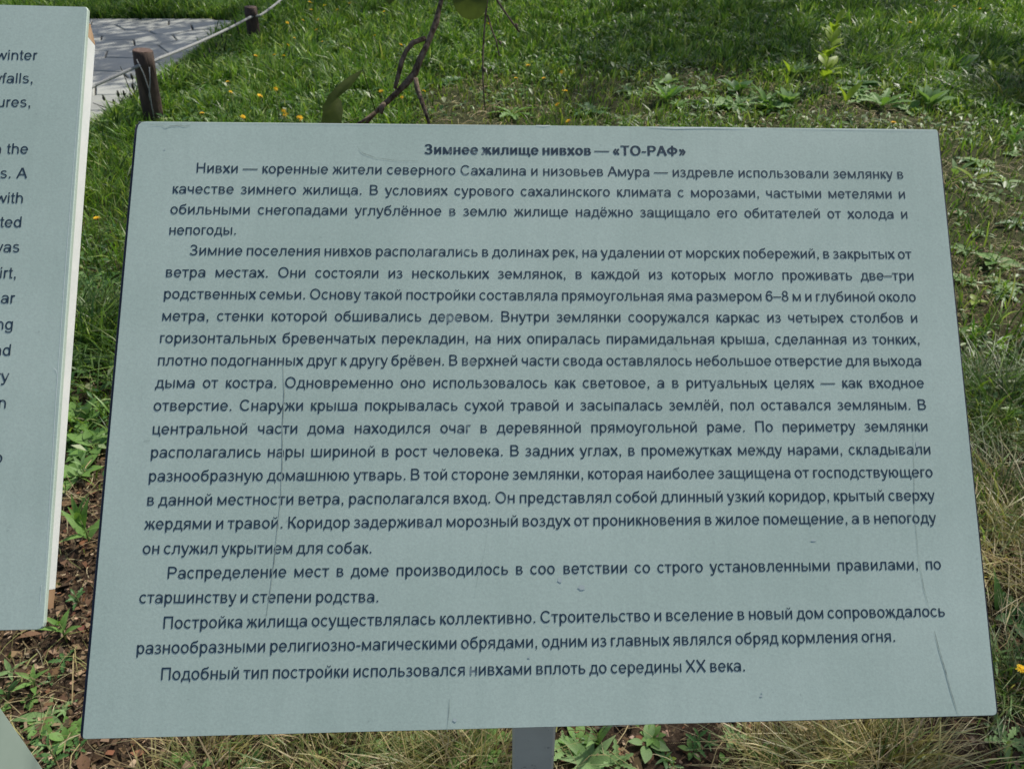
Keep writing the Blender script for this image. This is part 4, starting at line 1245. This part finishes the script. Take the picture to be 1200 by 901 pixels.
stalks(248, 84, [(240, 68, 1), (246, 62, 1), (233, 76, 0)], 'dark stalks with seed heads at the path edge right of the nearest log post')
stalks(222, 97, [(216, 72, 1), (208, 78, 1), (224, 81, 1), (206, 92, 1)], 'dark seed-headed stalks in the corner of the path next to the nearest log post')
stalks(265, 68, [(260, 44, 1), (266, 38, 1), (254, 56, 1)], 'dark stalks crossing under the rope half way to the second log post')
stalks(284, 56, [(279, 36, 1), (276, 28, 1), (286, 40, 0)], 'dark stalks just left of the second log post')
stalks(160, 128, [(141, 78, 0), (155, 92, 1), (156, 104, 1), (148, 112, 0)], 'dark branching stalk just left of the nearest log post')
stalks(140, 130, [(139, 112, 1), (146, 112, 1), (122, 117, 1), (134, 122, 1)], 'cluster of short dark seed heads in front of the path')
stalks(135, 136, [(109, 121, 0), (129, 126, 0)], 'slanting dark stalk beside the white board edge')
# pale dry stems against the nearest post
root = empty('dry_stem', b1 + np.array([0, -.07, 0]), 'two pale dry stems crossing in front of the nearest log post', 'dry stem')
for pts in (((160, 70), (168, 86), (175, 106), (178, 125), (181, 140)), ((175, 79), (176, 95), (175, 112), (176, 118))):
    m = MB(); m.tube([on_y(x, y, b1[1] - .085) for x, y in pts], .0032, 5); m.build('stem', M_straw_s if False else M_chipstem if False else M_rope, root, True)

# ------------------------------------------------------------------ trees
def crown_leaves(name, centres, n, size, parent, seed, org):
    r = np.random.default_rng(seed)
    c = np.array([k[:3] for k in centres]); rad = np.array([k[3] for k in centres])
    idx = r.choice(len(c), n, p=rad ** 2 / np.sum(rad ** 2))
    d = r.normal(0, 1, (n, 3)); d /= np.linalg.norm(d, axis=1)[:, None]
    p = c[idx] + d * (rad[idx] * r.random(n) ** .45)[:, None]
    a = r.normal(0, 1, (n, 3)); a /= np.linalg.norm(a, axis=1)[:, None]
    b = np.cross(a, r.normal(0, 1, (n, 3))); b /= np.linalg.norm(b, axis=1)[:, None]
    s = size * r.uniform(.6, 1.3, n)[:, None]
    V = np.stack([p - a * s, p + b * s * .5, p + a * s, p - b * s * .5], 1).reshape(-1, 3) - org
    Q = np.arange(n)[:, None] * 4 + np.arange(4)[None, :]
    col = np.array([(.05, .10, .02), (.08, .14, .03), (.04, .08, .02)])[r.integers(0, 3, n)]
    o = mesh_np(name, V, [Q], np.repeat(col, 4, 0), M_crown)
    o.parent = parent
    return o


def tree(base, height, spread, seed, label, nl, size=.06, lo=.35):
    base = np.array(base, float); r = random.Random(seed)
    root = empty('tree', base, label, 'tree')
    m = MB(); top = base + np.array([r.uniform(-.3, .3), r.uniform(-.3, .3), height * .8])
    tr_ = [base + (top - base) * t + np.array([.06 * math.sin(5 * t), .05 * math.cos(4 * t), 0]) for t in np.linspace(0, 1, 7)]
    m.tube(tr_, [.12 * (1 - .8 * t) + .015 for t in np.linspace(0, 1, 7)], 10, True, .05)
    m.build('trunk', M_bark, root, True)
    cs = []
    for i in range(9):
        t = lo + (1 - lo) * i / 9 * .95; s = base + (top - base) * t
        a = i * 2.4 + r.uniform(-.3, .3); ln = spread * (1.1 - .6 * t) * r.uniform(.7, 1.1)
        e = s + np.array([math.cos(a) * ln, math.sin(a) * ln, ln * r.uniform(.15, .6)])
        m = MB(); m.tube([s, (s + e) / 2 + np.array([0, 0, .12]), e], [.04, .026, .01], 6); m.build('branch', M_bark, root, True)
        for q in range(3):
            f = .45 + .3 * q; cpt = s + (e - s) * f + np.array([r.uniform(-.3, .3), r.uniform(-.3, .3), r.uniform(-.1, .4)])
            cs.append((*cpt, r.uniform(.3, .55) * spread / 1.8))
    crown_leaves('crown', cs, nl, size, root, seed, base)
    return root


tree((-1.0, 9.9, 0), 7.0, 2.2, 11, 'leafy tree beyond the far end of the lawn, shading the paved path', 4500, .06)
tree((3.9, 9.7, 0), 6.5, 2.0, 12, 'leafy tree beyond the lawn to the right, shading the worn grass', 5000, .06)
tree((6.2, 7.4, 0), 5.5, 1.7, 14, 'smaller leafy tree past the right side of the lawn', 3500, .07)

# the near tree whose twigs hang into view
tb = np.array([3.3, 2.6, 0.0])
near = empty('tree', tb, 'tree whose drooping twigs and few leaves hang in front of the lawn', 'tree')
m = MB(); m.tube([tb + np.array([0, 0, z]) * 1.0 + np.array([-.06 * z, .03 * math.sin(z * 2), 0]) for z in np.linspace(-.1, 3.4, 8)], [.09, .085, .08, .07, .06, .05, .035, .02], 10, True, .05)
m.build('trunk', M_bark, near, True)


def W3(px, py, d):   # a point at given depth along the optical axis
    return CP + ray(px, py) * d


D0 = 1.25
t_top = W3(517, 0, D0)
limb = [tb + np.array([-.14, 0, 2.3]), np.array([2.2, 2.5, 2.75]), np.array([1.0, 2.2, 2.75]), np.array([.2, 1.85, 2.35]), np.array([-.10, 1.45, 1.85]), t_top]
m = MB(); m.tube(limb, [.045, .032, .022, .014, .009, .0058], 8, True, .05); m.build('branch', M_bark, near, True)
def twig(pts, rad, name='twig'):
    m = MB(); m.tube([W3(x, y, d) for x, y, d in pts], rad, 7, True, .08); return m.build(name, M_bark, near, True)
twig([(517, 0, D0), (514, 12, D0), (511, 26, D0), (505, 42, D0), (499, 56, D0), (492, 70, D0), (486, 86, D0 + .01), (476, 98, D0 + .01), (466, 108, D0 + .02), (455, 118, D0 + .02), (440, 132, D0 + .03), (428, 146, D0 + .03)],
     [.0036, .0040, .0052, .0044, .0050, .0052, .0060, .0054, .0045, .0048, .0034, .0024])
twig([(498, 45, D0), (484, 50, D0 - .01), (476, 60, D0 - .01), (471, 72, D0 - .01), (467, 88, D0), (463, 104, D0)], [.004, .0042, .004, .004, .0036, .003])
twig([(487, 92, D0), (489, 104, D0), (494, 118, D0 - .01), (498, 130, D0 - .01), (503, 146, D0 - .01)], [.0042, .0040, .0036, .003, .0024])
twig([(450, 122, D0 + .02), (447, 126, D0 + .0), (447, 133, D0)], [.004, .0048, .003], 'bud')
twig([(440, 132, D0 + .02), (427, 141, D0 + .02), (412, 150, D0 + .02)], [.003, .0026, .002])
twig([(571, -30, D0), (571, 0, D0), (568, 30, D0), (566, 60, D0), (566, 95, D0), (568, 125, D0)], [.0022, .0020, .0016, .0014, .0013, .001])
twig([(571, 18, D0), (576, 34, D0), (582, 50, D0), (585, 66, D0)], [.0014, .0014, .0013, .001])
twig([(577, -8, D0 + .1), (590, 12, D0 + .1), (600, 26, D0 + .1), (609, 38, D0 + .1)], [.002, .0018, .0018, .0012])
m = MB(); m.tube([np.array([.2, 1.85, 2.35]), np.array([.05, 1.5, 1.9]), W3(571, -30, D0)], [.008, .004, .0022], 6); m.build('twig', M_bark, near, True)
m = MB(); m.tube([np.array([.2, 1.85, 2.35]), np.array([.08, 1.55, 1.9]), W3(577, -8, D0 + .1)], [.007, .004, .002], 6); m.build('twig', M_bark, near, True)
# buds on the hanging twig
for x, y in ((566.5, 82), (585, 50), (604, 30)):
    twig([(x, y - 2, D0), (x + 1.5, y, D0), (x + 2, y + 3, D0)], [.001, .0026, .0008], 'bud')


def leaf3(outline, depth, name='leaf', bulge=.004, label=None, stalk=None):
    # a leaf blade with a raised midrib, modelled at its own distance
    P = [W3(x, y, depth + dd) for x, y, dd in outline]
    n = len(P); c = np.mean(P, 0) - ray(600, 450) * bulge
    m = MB()
    inner = [p * .45 + c * .55 for p in P]
    m.add([c] + inner + P, [(0, 1 + i, 1 + (i + 1) % n) for i in range(n)] + [(1 + i, 1 + n + i, 1 + n + (i + 1) % n, 1 + (i + 1) % n) for i in range(n)])
    if stalk: m.tube([P[stalk[0]], W3(*stalk[1])], .0009, 5)
    return m.build(name, M_leafT, near, True)


leaf3([(530, 0, 0), (534, 12, .004), (541, 20, .006), (551, 24, .004), (561, 22, 0), (568, 15, -.004), (571, 4, -.006), (571, -14, -.006), (562, -30, -.004), (549, -37, 0), (536, -28, .004), (530, -12, .004)], 1.18, stalk=(9, (571, -45, D0)))
leaf3([(377, 128, 0), (385, 112, .0), (398, 98, .006), (412, 88, .01), (425, 82, .014), (419, 92, .012), (409, 104, .008), (398, 113, .004), (388, 122, .0), (379, 132, 0)], 1.22, stalk=(4, (440, 130, D0 + .03)))
leaf3([(376, 146, 0), (378, 133, 0), (386, 122, .004), (394, 113, .006), (400, 118, .008), (402, 130, .006), (400, 146, .004)], 1.24, stalk=(6, (420, 138, D0 + .02)))
leaf3([(448, -4, 0), (456, 6, 0), (463, 0, 0), (468, -8, 0), (458, -14, 0)], 1.25, stalk=(3, (517, -20, D0)))
leaf3([(586, -3, 0), (592, 3, 0), (598, -2, 0), (594, -8, 0)], 1.3, stalk=(3, (577, -12, D0 + .1)))
near_cs = [(2.6, 2.7, 3.3, .6), (3.4, 3.0, 3.6, .7), (1.8, 2.6, 3.1, .45), (3.0, 2.0, 3.0, .5), (3.9, 2.6, 2.9, .5), (1.0, 2.5, 3.0, .3)]
crown_leaves('crown', near_cs, 2200, .04, near, 21, tb)
print('objects', len(bpy.data.objects))
